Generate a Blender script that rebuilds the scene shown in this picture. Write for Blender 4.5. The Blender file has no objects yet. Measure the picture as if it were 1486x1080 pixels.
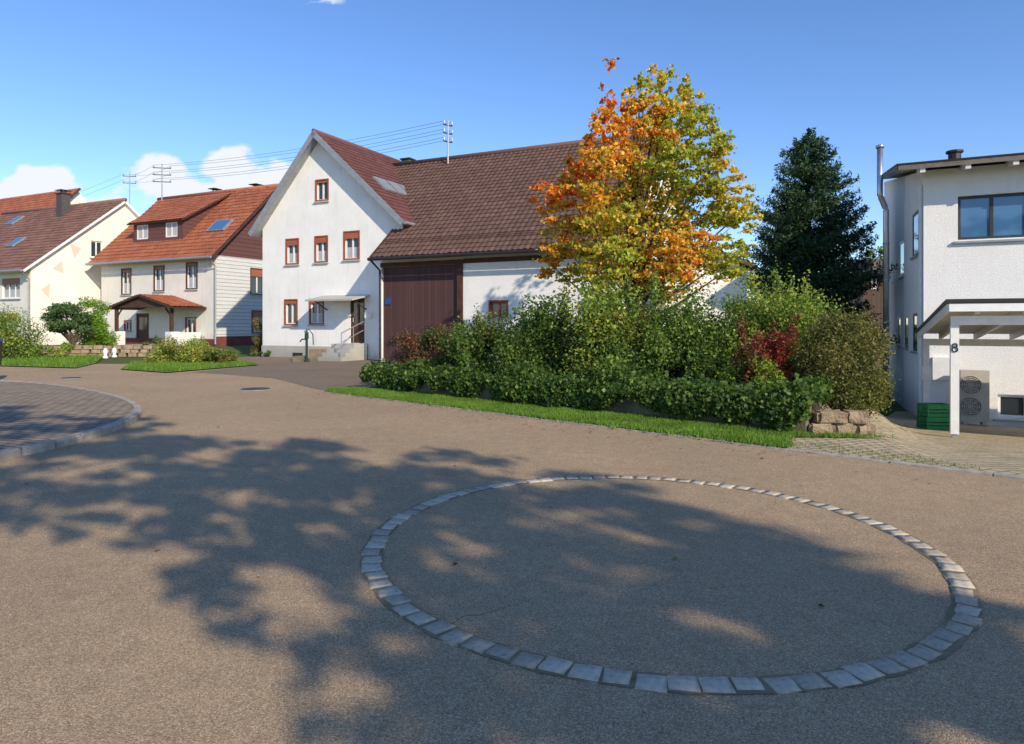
import bpy, bmesh, math, random
import numpy as np
from mathutils import Vector, geometry, noise
random.seed(7); rng=np.random.default_rng(7)
D=bpy.data; S=bpy.context.scene; COL=S.collection
R=math.radians
# ------------------------------------------------------------ camera
FP=990.0; HZ=470.0; CH=1.6
cam=D.cameras.new('camera'); co=D.objects.new('camera',cam); COL.objects.link(co); S.camera=co
cam.sensor_width=36; cam.lens=FP/1486*36; cam.shift_y=-70/1486; cam.clip_end=5000; cam.clip_start=.05
co.location=(0,0,CH); co.rotation_euler=(R(90),0,0)
def at(px,py,Y): return Vector(((px-743)/FP*Y, Y, CH-(py-HZ)/FP*Y))
def gp(px,py):
    Y=FP*CH/(py-HZ); return ((px-743)/FP*Y, Y)
# ------------------------------------------------------------ light
SE=R(28); SH=Vector((.55,-.835)).normalized()
sd=Vector((SH.x*math.cos(SE),SH.y*math.cos(SE),math.sin(SE)))
sl=D.lights.new('sun','SUN'); sl.energy=5.0; sl.angle=R(.6); sl.color=(1,.88,.70)
so=D.objects.new('sun',sl); COL.objects.link(so); so.rotation_euler=sd.to_track_quat('Z','Y').to_euler(); so.location=(0,-10,30)
W=D.worlds.new('World'); S.world=W; W.use_nodes=True
nt=W.node_tree; N=nt.nodes; L=nt.links; N.clear()
def nd(nt,typ,**k):
    n=nt.nodes.new(typ)
    for a,b in k.items(): setattr(n,a,b)
    return n
def mth(nt,op,a,b=None,c=None,clamp=False):
    n=nt.nodes.new('ShaderNodeMath'); n.operation=op; n.use_clamp=clamp
    for i,v in enumerate((a,b,c)):
        if v is None: continue
        if isinstance(v,(int,float)): n.inputs[i].default_value=v
        else: nt.links.new(v,n.inputs[i])
    return n.outputs[0]
out=nd(nt,'ShaderNodeOutputWorld'); bg=nd(nt,'ShaderNodeBackground'); bg.inputs[1].default_value=.15
sky=nd(nt,'ShaderNodeTexSky'); sky.sky_type='NISHITA'; sky.sun_disc=False; sky.sun_elevation=SE; sky.sun_rotation=math.atan2(SH.x,SH.y)
sky.air_density=1.0; sky.dust_density=.1; sky.ozone_density=3; sky.altitude=600
tc=nd(nt,'ShaderNodeTexCoord'); sp=nd(nt,'ShaderNodeSeparateXYZ'); L.new(tc.outputs['Generated'],sp.inputs[0])
yy=mth(nt,'MAXIMUM',sp.outputs[1],.05)
qx=mth(nt,'DIVIDE',sp.outputs[0],yy); qz=mth(nt,'DIVIDE',sp.outputs[2],yy)
cb=nd(nt,'ShaderNodeCombineXYZ'); L.new(qx,cb.inputs[0]); L.new(mth(nt,'MULTIPLY',qz,1.5),cb.inputs[1])
nz=nd(nt,'ShaderNodeTexNoise'); nz.inputs['Scale'].default_value=17; nz.inputs['Detail'].default_value=9; nz.inputs['Roughness'].default_value=.58
L.new(cb.outputs[0],nz.inputs['Vector'])
tot=None
for (px,py,rx,ry,st) in [(290,276,150,30,1),(335,245,52,34,1.5),(225,256,50,32,1.4),(385,258,60,28,1.2),(62,262,58,26,1.6),(28,270,45,22,1.2),(465,2,45,9,.45),(10,282,60,16,.9),(120,292,170,18,.7)]:
    a=mth(nt,'MULTIPLY',mth(nt,'SUBTRACT',qx,(px-743)/FP),FP/rx); b=mth(nt,'MULTIPLY',mth(nt,'SUBTRACT',qz,(470-py)/FP),FP/ry)
    r=mth(nt,'SQRT',mth(nt,'ADD',mth(nt,'MULTIPLY',a,a),mth(nt,'MULTIPLY',b,b)))
    m=mth(nt,'MULTIPLY',mth(nt,'SUBTRACT',1.2,r,clamp=True),st)
    tot=m if tot is None else mth(nt,'MAXIMUM',tot,m)
cf=mth(nt,'ADD',tot,mth(nt,'MULTIPLY',mth(nt,'SUBTRACT',nz.outputs[0],.5),2.6))
cf=mth(nt,'MULTIPLY',mth(nt,'MULTIPLY',mth(nt,'SUBTRACT',cf,.34,clamp=True),2.6,clamp=True),mth(nt,'MULTIPLY',tot,3,clamp=True))
cf=mth(nt,'MULTIPLY',cf,mth(nt,'GREATER_THAN',sp.outputs[1],.06))
cf=mth(nt,'MULTIPLY',cf,.95)
hs=nd(nt,'ShaderNodeHueSaturation'); hs.inputs['Saturation'].default_value=1.12; hs.inputs['Value'].default_value=1.3
L.new(sky.outputs[0],hs.inputs['Color'])
tint=nd(nt,'ShaderNodeMixRGB'); tint.blend_type='MULTIPLY'; tint.inputs[0].default_value=1; L.new(hs.outputs[0],tint.inputs[1]); tint.inputs[2].default_value=(.96,.94,1.06,1)
mx=nd(nt,'ShaderNodeMixRGB'); L.new(cf,mx.inputs[0]); L.new(tint.outputs[0],mx.inputs[1]); mx.inputs[2].default_value=(6.2,6.3,6.6,1)
L.new(mx.outputs[0],bg.inputs[0]); L.new(bg.outputs[0],out.inputs[0])
S.view_settings.view_transform='Standard'; S.view_settings.look='None'; S.view_settings.exposure=0; S.view_settings.gamma=1
# ------------------------------------------------------------ materials
def base(name):
    m=D.materials.new(name); m.use_nodes=True; b=m.node_tree.nodes['Principled BSDF']; return m,m.node_tree,b
def ramp(nt,src,stops):
    r=nd(nt,'ShaderNodeValToRGB'); e=r.color_ramp.elements
    while len(e)<len(stops): e.new(.5)
    for i,(p,c) in enumerate(stops): e[i].position=p; e[i].color=(*c,1) if len(c)==3 else c
    nt.links.new(src,r.inputs[0]); return r.outputs[0]
def noi(nt,scale,detail=5,rough=.6,vec=None,stretch=None):
    n=nd(nt,'ShaderNodeTexNoise'); n.inputs['Scale'].default_value=scale; n.inputs['Detail'].default_value=detail; n.inputs['Roughness'].default_value=rough
    t=vec
    if t is None: t=nd(nt,'ShaderNodeTexCoord').outputs['Object']
    if stretch:
        mp=nd(nt,'ShaderNodeMapping'); mp.inputs['Scale'].default_value=stretch; nt.links.new(t,mp.inputs[0]); t=mp.outputs[0]
    nt.links.new(t,n.inputs['Vector']); return n.outputs[0]
def bump(nt,b,h,dist,st=1):
    n=nd(nt,'ShaderNodeBump'); n.inputs['Distance'].default_value=dist; n.inputs['Strength'].default_value=st
    nt.links.new(h,n.inputs['Height']); nt.links.new(n.outputs[0],b.inputs['Normal'])
def mixc(nt,f,a,b,mode='MIX'):
    m=nd(nt,'ShaderNodeMixRGB'); m.blend_type=mode
    for i,v in enumerate((f,a,b)):
        if isinstance(v,(int,float)): m.inputs[i].default_value=v
        elif isinstance(v,tuple): m.inputs[i].default_value=(*v,1)
        else: nt.links.new(v,m.inputs[i])
    return m.outputs[0]
def M(name,c1,c2=None,scale=3,rough=.8,bd=0,bs=60,metal=0,spec=.3,stretch=None,lo=.35,hi=.65):
    m,nt,b=base(name); c2=c2 or tuple(x*.75 for x in c1)
    c=ramp(nt,noi(nt,scale,6,.6,None,stretch),[(lo,c1),(hi,c2)]); nt.links.new(c,b.inputs['Base Color'])
    b.inputs['Roughness'].default_value=rough; b.inputs['Metallic'].default_value=metal; b.inputs['Specular IOR Level'].default_value=spec
    if bd: bump(nt,b,noi(nt,bs,4),bd)
    return m
def stucco(name,c,dirt,bd=.012,k=1.0):
    m,nt,b=base(name)
    n1=noi(nt,.9,6,.65); n2=noi(nt,1.5,5,.7,None,(3.5,3.5,.35)); n3=noi(nt,14,4,.7)
    f=ramp(nt,n1,[(.42,(0,0,0)),(.8,(.34*k,)*3)]); f2=ramp(nt,n2,[(.52,(0,0,0)),(.85,(.38*k,)*3)])
    col=mixc(nt,f,c,dirt); col=mixc(nt,f2,col,tuple(x*.85 for x in dirt)); col=mixc(nt,ramp(nt,n3,[(.3,(.0,.0,.0)),(.8,(.12,.12,.12))]),col,dirt)
    g=nd(nt,'ShaderNodeTexCoord'); s=nd(nt,'ShaderNodeSeparateXYZ'); nt.links.new(g.outputs['Object'],s.inputs[0])
    h=mth(nt,'SUBTRACT',1,mth(nt,'DIVIDE',s.outputs[2],.8),clamp=True); h=mth(nt,'MULTIPLY',h,mth(nt,'MULTIPLY',n1,.7*k))
    col=mixc(nt,h,col,tuple(x*.6 for x in dirt))
    nt.links.new(col,b.inputs['Base Color']); b.inputs['Roughness'].default_value=.93; b.inputs['Specular IOR Level'].default_value=.15
    bump(nt,b,noi(nt,45,5,.7),bd); return m
def tilem(name,c1,c2,c3,grime=(.03,.028,.02),ga=.25):
    m,nt,b=base(name)
    uv=nd(nt,'ShaderNodeUVMap'); fl=nd(nt,'ShaderNodeVectorMath',operation='FLOOR'); nt.links.new(uv.outputs[0],fl.inputs[0])
    wn=nd(nt,'ShaderNodeTexWhiteNoise'); wn.noise_dimensions='2D'; nt.links.new(fl.outputs[0],wn.inputs['Vector'])
    c=ramp(nt,wn.outputs[0],[(0,c1),(.55,c2),(1,c3)])
    g=ramp(nt,noi(nt,.7,7,.7),[(.42,(0,0,0)),(.75,(ga,ga,ga))]); c=mixc(nt,g,c,grime)
    g2=ramp(nt,noi(nt,9,4,.7),[(.4,(0,0,0)),(.8,(.25,.25,.25))]); c=mixc(nt,g2,c,grime)
    nt.links.new(c,b.inputs['Base Color']); b.inputs['Roughness'].default_value=.6; b.inputs['Specular IOR Level'].default_value=.35
    bump(nt,b,noi(nt,90,3),.004); return m
def leafm(name,tr=.35,rough=.5):
    m,nt,b=base(name)
    a=nd(nt,'ShaderNodeAttribute',attribute_name='col'); nt.links.new(a.outputs['Color'],b.inputs['Base Color'])
    b.inputs['Roughness'].default_value=rough; b.inputs['Specular IOR Level'].default_value=.3
    t=nd(nt,'ShaderNodeBsdfTranslucent'); h=nd(nt,'ShaderNodeHueSaturation'); h.inputs['Value'].default_value=1.35; h.inputs['Saturation'].default_value=1.05
    nt.links.new(a.outputs['Color'],h.inputs['Color']); nt.links.new(h.outputs[0],t.inputs['Color'])
    x=nd(nt,'ShaderNodeMixShader'); x.inputs[0].default_value=tr; nt.links.new(b.outputs[0],x.inputs[1]); nt.links.new(t.outputs[0],x.inputs[2])
    nt.links.new(x.outputs[0],nt.nodes['Material Output'].inputs[0]); return m
def asphalt(name,ca,cb_,cc,k=1,crack=True):
    m,nt,b=base(name); t=nd(nt,'ShaderNodeTexCoord').outputs['Object']
    v=nd(nt,'ShaderNodeTexVoronoi'); v.inputs['Scale'].default_value=190*k; nt.links.new(t,v.inputs['Vector'])
    s=nd(nt,'ShaderNodeSeparateColor'); nt.links.new(v.outputs['Color'],s.inputs[0])
    c=ramp(nt,s.outputs[0],[(0,ca),(.5,cb_),(.9,cc),(1,tuple(min(.85,x*1.4) for x in cc))])
    big=ramp(nt,noi(nt,.35,6,.6,t),[(.35,(.88,.88,.88)),(.7,(1.06,1.05,1.02))]); c=mixc(nt,1,c,big,'MULTIPLY')
    mid=ramp(nt,noi(nt,5,6,.75,t),[(.3,(.86,.86,.86)),(.7,(1.1,1.08,1.05))]); c=mixc(nt,1,c,mid,'MULTIPLY')
    if crack:
        dn=nd(nt,'ShaderNodeTexNoise'); dn.inputs['Scale'].default_value=2.5; dn.inputs['Detail'].default_value=6; nt.links.new(t,dn.inputs['Vector'])
        ad=nd(nt,'ShaderNodeVectorMath',operation='MULTIPLY_ADD'); nt.links.new(dn.outputs['Color'],ad.inputs[0]); ad.inputs[1].default_value=(.35,.35,0); nt.links.new(t,ad.inputs[2])
        vc=nd(nt,'ShaderNodeTexVoronoi'); vc.feature='DISTANCE_TO_EDGE'; vc.inputs['Scale'].default_value=.17; nt.links.new(ad.outputs[0],vc.inputs['Vector'])
        ck=mth(nt,'MULTIPLY',mth(nt,'LESS_THAN',vc.outputs[0],.0008),ramp(nt,noi(nt,.5,3,.5,t),[(.5,(0,0,0)),(.58,(.55,.55,.55))])); c=mixc(nt,ck,c,(.06,.05,.035))
    nt.links.new(c,b.inputs['Base Color']); b.inputs['Roughness'].default_value=.9; b.inputs['Specular IOR Level'].default_value=.12
    h=mth(nt,'ADD',mth(nt,'MULTIPLY',v.outputs['Distance'],-.8),mth(nt,'MULTIPLY',noi(nt,60,5,.7,t),.8))
    bump(nt,b,h,.0038); return m
def brickm(name,c1,c2,mor,sc,rot=0,bw=.5,rh=.25,ms=.02,bd=.01,moss=None,ma=.7):
    m,nt,b=base(name); t=nd(nt,'ShaderNodeTexCoord').outputs['Object']
    dn=nd(nt,'ShaderNodeTexNoise'); dn.inputs['Scale'].default_value=4; nt.links.new(t,dn.inputs['Vector'])
    ad=nd(nt,'ShaderNodeVectorMath',operation='MULTIPLY_ADD'); nt.links.new(dn.outputs['Color'],ad.inputs[0]); ad.inputs[1].default_value=(.05,.05,0); nt.links.new(t,ad.inputs[2])
    mp=nd(nt,'ShaderNodeMapping'); mp.inputs['Rotation'].default_value=(0,0,rot); nt.links.new(ad.outputs[0],mp.inputs[0])
    k=nd(nt,'ShaderNodeTexBrick'); k.inputs['Scale'].default_value=sc; k.inputs['Brick Width'].default_value=bw; k.inputs['Row Height'].default_value=rh
    k.inputs['Mortar Size'].default_value=ms; k.inputs['Mortar Smooth'].default_value=.3
    k.inputs['Color1'].default_value=(*c1,1); k.inputs['Color2'].default_value=(*c2,1); k.inputs['Mortar'].default_value=(*mor,1)
    nt.links.new(mp.outputs[0],k.inputs['Vector'])
    c=mixc(nt,1,k.outputs[0],ramp(nt,noi(nt,3,6,.7,t),[(.3,(.75,.75,.75)),(.7,(1.15,1.12,1.1))]),'MULTIPLY')
    if moss: c=mixc(nt,ramp(nt,noi(nt,1.3,6,.75,t),[(.54,(0,0,0)),(.7,(ma,ma,ma))]),c,moss)
    nt.links.new(c,b.inputs['Base Color']); b.inputs['Roughness'].default_value=.9; b.inputs['Specular IOR Level'].default_value=.12
    h=mth(nt,'SUBTRACT',mth(nt,'MULTIPLY',noi(nt,40,4,.7,t),.4),k.outputs['Fac']); bump(nt,b,h,bd); return m
def planks(name,c1,c2,axis,w,bd=.01,rough=.75):
    m,nt,b=base(name); t=nd(nt,'ShaderNodeTexCoord').outputs['Object']
    dp=nd(nt,'ShaderNodeVectorMath',operation='DOT_PRODUCT'); nt.links.new(t,dp.inputs[0]); dp.inputs[1].default_value=axis
    q=mth(nt,'DIVIDE',dp.outputs['Value'],w); fr=mth(nt,'FRACT',q); fl=mth(nt,'FLOOR',q)
    wn=nd(nt,'ShaderNodeTexWhiteNoise'); wn.noise_dimensions='1D'; nt.links.new(fl,wn.inputs['W'])
    c=ramp(nt,wn.outputs[0],[(0,c1),(1,c2)]); c=mixc(nt,ramp(nt,noi(nt,4,6,.7,t,(3,3,.6) if axis[2]==0 else (.6,.6,3)),[(.35,(0,0,0)),(.8,(.5,.5,.5))]),c,tuple(x*.55 for x in c1))
    gap=mth(nt,'LESS_THAN',fr,.07); c=mixc(nt,gap,c,tuple(x*.25 for x in c1))
    nt.links.new(c,b.inputs['Base Color']); b.inputs['Roughness'].default_value=rough; bump(nt,b,mth(nt,'SUBTRACT',1,gap),bd); return m
def glassm(name,c=(.03,.04,.05),r=.06):
    m,nt,b=base(name); b.inputs['Base Color'].default_value=(*c,1); b.inputs['Roughness'].default_value=r; b.inputs['Specular IOR Level'].default_value=.9
    return m
dv=Vector((.9,-.435,0)).normalized(); nv=Vector((-dv.y,dv.x,0))
m_asph=asphalt('asphalt',(.24,.168,.10),(.44,.315,.195),(.58,.43,.275))
m_asph_shade=asphalt('asphalt painted shade',(.11,.085,.06),(.24,.185,.135),(.36,.28,.21),1,False)  # road asphalt again, with the courtyard shade put into its colour
m_ground=M('meadow',(.07,.11,.02),(.11,.13,.035),1.2,.95,.03,30)
m_turf=M('turf',(.10,.18,.02),(.14,.22,.035),2,.95,.02,60)
m_soil=M('soil',(.06,.045,.03),(.03,.022,.016),3,.95,.03,30)
m_white=stucco('white render',(.90,.88,.83),(.58,.56,.50))
m_cream=stucco('cream render',(.86,.81,.71),(.60,.54,.45))
m_grey=stucco('pale render',(.80,.76,.68),(.52,.47,.39))
m_new=stucco('bright render',(.91,.89,.85),(.70,.67,.62),.02,.7)
m_plinth=stucco('plinth render',(.50,.48,.43),(.30,.28,.25))
m_redplinth=M('red plinth',(.20,.055,.045),(.13,.04,.035),3)
m_tb=tilem('brown tiles',(.135,.074,.053),(.155,.086,.062),(.175,.10,.072),ga=.2)
m_tr=tilem('dark red tiles',(.13,.05,.042),(.15,.06,.05),(.17,.072,.06),ga=.15)
m_to=tilem('orange tiles',(.32,.095,.042),(.38,.12,.054),(.42,.148,.07),(.12,.055,.04),.4)
m_t1=tilem('worn tiles',(.19,.09,.063),(.23,.115,.08),(.27,.14,.10),(.09,.06,.045),.5)
m_dk=M('dark metal',(.035,.032,.03),None,5,.5); m_met=M('steel',(.66,.66,.67),(.55,.55,.56),6,.35,0,60,.9)
m_galv=M('zinc',(.38,.39,.40),(.30,.31,.32),5,.5,0,60,.4)
m_brown=M('brown wood',(.10,.045,.028),(.06,.028,.018),4,.6,.004,60)
m_redw=M('red brown window wood',(.34,.095,.045),(.26,.07,.035),5,.5)
m_shut=planks('red roller shutter',(.42,.13,.06),(.36,.11,.05),(0,0,1),.05,.004,.5)
m_wf=M('white frame',(.84,.83,.80),(.74,.73,.70),5,.4); m_af=M('anthracite frame',(.05,.052,.055),None,5,.4)
m_gl=glassm('window glass'); m_glb=glassm('blue window glass',(.06,.16,.30),.05)
m_curt=M('net curtain',(.55,.55,.54),(.34,.34,.35),20,.9,0,60,0,.2,(6,6,.5))
m_door=planks('barn door planks',(.095,.042,.036),(.07,.03,.027),tuple(dv),.16,.012)
m_shing=planks('red brown cladding',(.15,.06,.05),(.12,.045,.04),(0,0,1),.25,.015)
m_siding=planks('white siding',(.70,.69,.66),(.65,.64,.62),(0,0,1),.22,.02)
m_shed=planks('shed planks',(.11,.065,.045),(.08,.05,.035),(1,0,0),.2,.01)
m_soff=planks('white boards',(.72,.71,.68),(.66,.65,.62),tuple(nv),.14,.006)
m_conc=M('old concrete',(.22,.19,.14),(.09,.085,.05),2.5,.95,.02,40)
m_kerb=M('kerb stone',(.50,.44,.35),(.32,.28,.23),6,.85,.01,80)
m_sett=[M('granite sett',c,tuple(x*.72 for x in c),30,.9,.003,90,0,.08) for c in ((.58,.49,.375),(.50,.42,.32),(.62,.53,.41),(.45,.38,.295))]
m_sand=M('sandstone',(.42,.32,.21),(.25,.18,.12),4,.9,.03,30)
m_bark=M('bark',(.12,.09,.065),(.05,.04,.03),14,.95,.02,40,0,.2,(1,1,.3))
m_paver=brickm('clinker pavers',(.38,.30,.22),(.30,.235,.17),(.14,.115,.08),3.6,R(20),.9,.5,.06)
m_cobble=brickm('cobbles',(.60,.49,.32),(.50,.41,.27),(.26,.22,.13),3.6,R(-25),.6,.5,.06,.012,(.24,.25,.09),.5)
m_leaf=leafm('leaves',.42); m_needle=leafm('needles',.12,.6); m_grass=leafm('grass blades',.35,.6)
m_green=M('green plastic',(.02,.24,.06),(.015,.19,.05),6,.45); m_blue=M('blue paint',(.03,.08,.25),None,5,.4); m_pump=M('green iron',(.02,.055,.035),(.015,.04,.025),5,.45)
m_ac=M('grey beige metal',(.52,.48,.41),(.47,.43,.37),4,.5); m_acd=M('grey grille',(.17,.155,.14),None,4,.5); m_wire=M('cable sheath',(.10,.10,.10),None,4,.6); m_pink=M('salmon paint',(.78,.56,.42),(.74,.56,.44),3,.9,.01,50)
m_terra=M('terracotta',(.35,.14,.07))
# ------------------------------------------------------------ mesh helpers
class MB:
    def __init__(s): s.v=[]; s.f=[]
    def poly(s,pts,loop=None):
        i=len(s.v); s.v+= [Vector(p) for p in pts]; s.f.append(list(range(i,i+len(pts))))
        return s
    def hexa(s,p):
        i=len(s.v); s.v+=[Vector(q) for q in p]
        for f in ((0,3,2,1),(4,5,6,7),(0,1,5,4),(1,2,6,5),(2,3,7,6),(3,0,4,7)): s.f.append([i+k for k in f])
        return s
    def box(s,x0,x1,y0,y1,z0,z1):
        return s.hexa([(x0,y0,z0),(x1,y0,z0),(x1,y1,z0),(x0,y1,z0),(x0,y0,z1),(x1,y0,z1),(x1,y1,z1),(x0,y1,z1)])
    def prism(s,a,vec):
        n=len(a); i=len(s.v); vec=Vector(vec); s.v+=[Vector(p) for p in a]+[Vector(p)+vec for p in a]
        s.f.append([i+k for k in range(n)][::-1]); s.f.append([i+n+k for k in range(n)])
        for k in range(n): s.f.append([i+k,i+(k+1)%n,i+n+(k+1)%n,i+n+k])
        return s
    def tube(s,pts,r,seg=8,cap=True):
        pts=[Vector(p) for p in pts]; rs=r if isinstance(r,(list,tuple)) else [r]*len(pts); i0=len(s.v)
        for k,p in enumerate(pts):
            t=(pts[min(k+1,len(pts)-1)]-pts[max(k-1,0)]).normalized()
            a=t.orthogonal().normalized() if abs(t.z)>.95 else t.cross(Vector((0,0,1))).normalized()
            if abs(t.z)>.95: a=(Vector((1,0,0))-t*t.x).normalized()
            b=t.cross(a)
            for j in range(seg):
                w=2*math.pi*j/seg; s.v.append(p+a*math.cos(w)*rs[k]+b*math.sin(w)*rs[k])
        for k in range(len(pts)-1):
            for j in range(seg):
                a=i0+k*seg+j; b=i0+k*seg+(j+1)%seg; s.f.append([a,b,b+seg,a+seg])
        if cap: s.f.append([i0+j for j in range(seg)][::-1]); e=i0+(len(pts)-1)*seg; s.f.append([e+j for j in range(seg)])
        return s
WO={}
def tag(o,label=None,cat=None,group=None,kind=None):
    if label: o['label']=label
    if cat: o['category']=cat
    if group: o['group']=group
    if kind: o['kind']=kind
    return o
def thing(name,label,cat,loc,group=None):
    o=D.objects.new(name,None); COL.objects.link(o); o.location=loc; o.empty_display_size=.2; WO[o.name]=Vector(loc); return tag(o,label,cat,group)
def link(name,me,origin,parent):
    o=D.objects.new(name,me); COL.objects.link(o)
    if parent: o.parent=parent
    else: o.location=origin
    WO[o.name]=Vector(origin); return o
def obj(name,mb,mat,parent=None,smooth=False,origin=None):
    if parent is not None: og=WO[parent.name]
    elif origin is not None: og=Vector(origin)
    else:
        og=Vector((sum(v.x for v in mb.v)/len(mb.v),sum(v.y for v in mb.v)/len(mb.v),min(v.z for v in mb.v)))
    me=D.meshes.new(name); me.from_pydata([tuple(v-og) for v in mb.v],[],mb.f)
    bm=bmesh.new(); bm.from_mesh(me); bmesh.ops.recalc_face_normals(bm,faces=bm.faces); bm.to_mesh(me); bm.free()
    me.materials.append(mat)
    if smooth: me.polygons.foreach_set('use_smooth',[True]*len(me.polygons))
    return link(name,me,og,parent)
class Fr:
    def __init__(s,o,d): s.o=Vector((o[0],o[1],0)); s.d=Vector((d[0],d[1],0)).normalized(); s.n=Vector((-s.d.y,s.d.x,0))
    def P(s,t,u,z): return s.o+s.d*t+s.n*u+Vector((0,0,z))
    def box(s,mb,t0,t1,u0,u1,z0,z1): return mb.hexa([s.P(t0,u0,z0),s.P(t1,u0,z0),s.P(t1,u1,z0),s.P(t0,u1,z0),s.P(t0,u0,z1),s.P(t1,u0,z1),s.P(t1,u1,z1),s.P(t0,u1,z1)])
    def inv(s,px,py,u=0):
        a=(px-743)/FP; o=s.o+s.n*u; t=(a*o.y-o.x)/(s.d.x-a*s.d.y); Y=o.y+t*s.d.y; return t,CH-(py-HZ)/FP*Y
    def rect(s,r,u=0):
        a=s.inv(r[0],r[1],u); b=s.inv(r[2],r[3],u); c=s.inv(r[0],r[3],u); d=s.inv(r[2],r[1],u)
        return min(a[0],b[0]),max(a[0],b[0]),(b[1]+c[1])/2,(a[1]+d[1])/2
def wall(fr,outline,holes,mat,parent,name='wall',u=0,depth=.18,inward=1):
    mb=MB(); loops=[[Vector((a,b,0)) for a,b in outline]]+[[Vector((h[0],h[2],0)),Vector((h[1],h[2],0)),Vector((h[1],h[3],0)),Vector((h[0],h[3],0))] for h in holes]
    flat=[v for l in loops for v in l]; tris=geometry.tessellate_polygon(loops)
    mb.v=[fr.P(v.x,u,v.y) for v in flat]; mb.f=[list(t) for t in tris]
    for h in holes:
        q=[(h[0],h[2]),(h[1],h[2]),(h[1],h[3]),(h[0],h[3])]
        for k in range(4):
            a=q[k]; b=q[(k+1)%4]; mb.poly([fr.P(a[0],u,a[1]),fr.P(b[0],u,b[1]),fr.P(b[0],u+depth*inward,b[1]),fr.P(a[0],u+depth*inward,a[1])])
    return obj(name,mb,mat,parent)
def ring(fr,mb,t0,t1,z0,z1,w,u0,u1):
    fr.box(mb,t0,t0+w,u0,u1,z0,z1); fr.box(mb,t1-w,t1,u0,u1,z0,z1); fr.box(mb,t0+w,t1-w,u0,u1,z0,z0+w); fr.box(mb,t0+w,t1-w,u0,u1,z1-w,z1)
def window(fr,h,root,fm=None,sur=None,shut=0,mull=1,sill=True,g=None,curt=False,u=0):
    t0,t1,z0,z1=h; fm=fm or m_wf; mb=MB(); ring(fr,mb,t0+.002,t1-.002,z0+.002,z1-.002,.07,u+.08,u+.14)
    for k in range(mull):
        c=t0+(t1-t0)*(k+1)/(mull+1); fr.box(mb,c-.04,c+.04,u+.075,u+.135,z0+.07,z1-.07)
    w=obj('window',mb,fm,root)
    mb=MB(); fr.box(mb,t0+.01,t1-.01,u+.11,u+.12,z0+.01,z1-.01); obj('pane',mb,g or m_gl,w)
    if curt:
        mb=MB(); zz=z0+(z1-z0)*.45
        fr.box(mb,t0+.08,t1-.08,u+.102,u+.108,z0+.08,zz); obj('curtain',mb,m_curt,w)
    if sur:
        mb=MB(); ring(fr,mb,t0-.05,t1+.05,z0-.03,z1+.06,.06,u-.03,u+.05); obj('surround',mb,sur,w)
    if shut:
        mb=MB(); fr.box(mb,t0+.012,t1-.012,u+.0,u+.072,z1-(z1-z0)*shut,z1-.01); obj('roller_shutter',mb,m_shut,w)
    if sill:
        mb=MB(); fr.box(mb,t0-.1,t1+.1,u-.09,u+.06,z0-.10,z0-.045); obj('sill',mb,m_galv if not sur else m_plinth,w)
    return w
def tiles(name,O,a,Ln,B,mat,parent,tw=.26,th=.32,mask=None,amp=.03):
    O=Vector(O); a=Vector(a).normalized(); H=B.length; b=B.normalized(); nn=a.cross(b).normalized()
    if nn.z<0: nn=-nn
    nc=max(1,round(Ln/tw)); tw=Ln/nc; sub=6; nr=max(1,round(H/th)); th=H/nr
    xs=np.arange(nc*sub+1)*tw/sub; ph=(np.arange(nc*sub+1)%sub)/sub
    prof=amp*(.5-.5*np.cos(2*np.pi*ph))**.8
    rows=[];uvr=[]
    for r in range(nr):
        rows.append((r*th,.042)); rows.append(((r+1)*th,.008)); uvr+= [r+.02,r+.98]
    og=WO[parent.name]; V=[];
    A=np.array(a);Bv=np.array(b);Nn=np.array(nn);O_=np.array(O-og)
    jr=rng.normal(0,.004,(nr,nc+1))
    for k,(y,h) in enumerate(rows):
        j=np.repeat(jr[k//2],sub)[:len(xs)]
        V.append(O_+xs[:,None]*A+(y+(j[:,None] if k%2==0 else 0))*Bv+(h+prof+ j)[:,None]*Nn)
    V=np.concatenate(V); n=len(xs); F=[];UV=[]
    for k in range(len(rows)-1):
        for i in range(n-1):
            if mask and not mask((xs[i]+xs[i+1])/2,(rows[k][0]+rows[k+1][0])/2): continue
            F.append((k*n+i,k*n+i+1,(k+1)*n+i+1,(k+1)*n+i)); u=(i+.5)/sub; v=uvr[k] if k%2==0 else uvr[k+1]
            UV.append((u,v))
    me=D.meshes.new(name); me.from_pydata(V.tolist(),[],F); me.materials.append(mat)
    uv=me.uv_layers.new(name='UVMap'); arr=np.repeat(np.array(UV,dtype=np.float32),4,axis=0).ravel(); uv.data.foreach_set('uv',arr)
    return link(name,me,og,parent)
def slab(mb,O,a,Ln,B,th,up=0.0):
    O=Vector(O); a=Vector(a).normalized(); nn=a.cross(B).normalized()
    if nn.z<0: nn=-nn
    O=O+nn*up; return mb.hexa([O-nn*th,O+a*Ln-nn*th,O+a*Ln+B-nn*th,O+B-nn*th,O,O+a*Ln,O+a*Ln+B,O+B])
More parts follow.
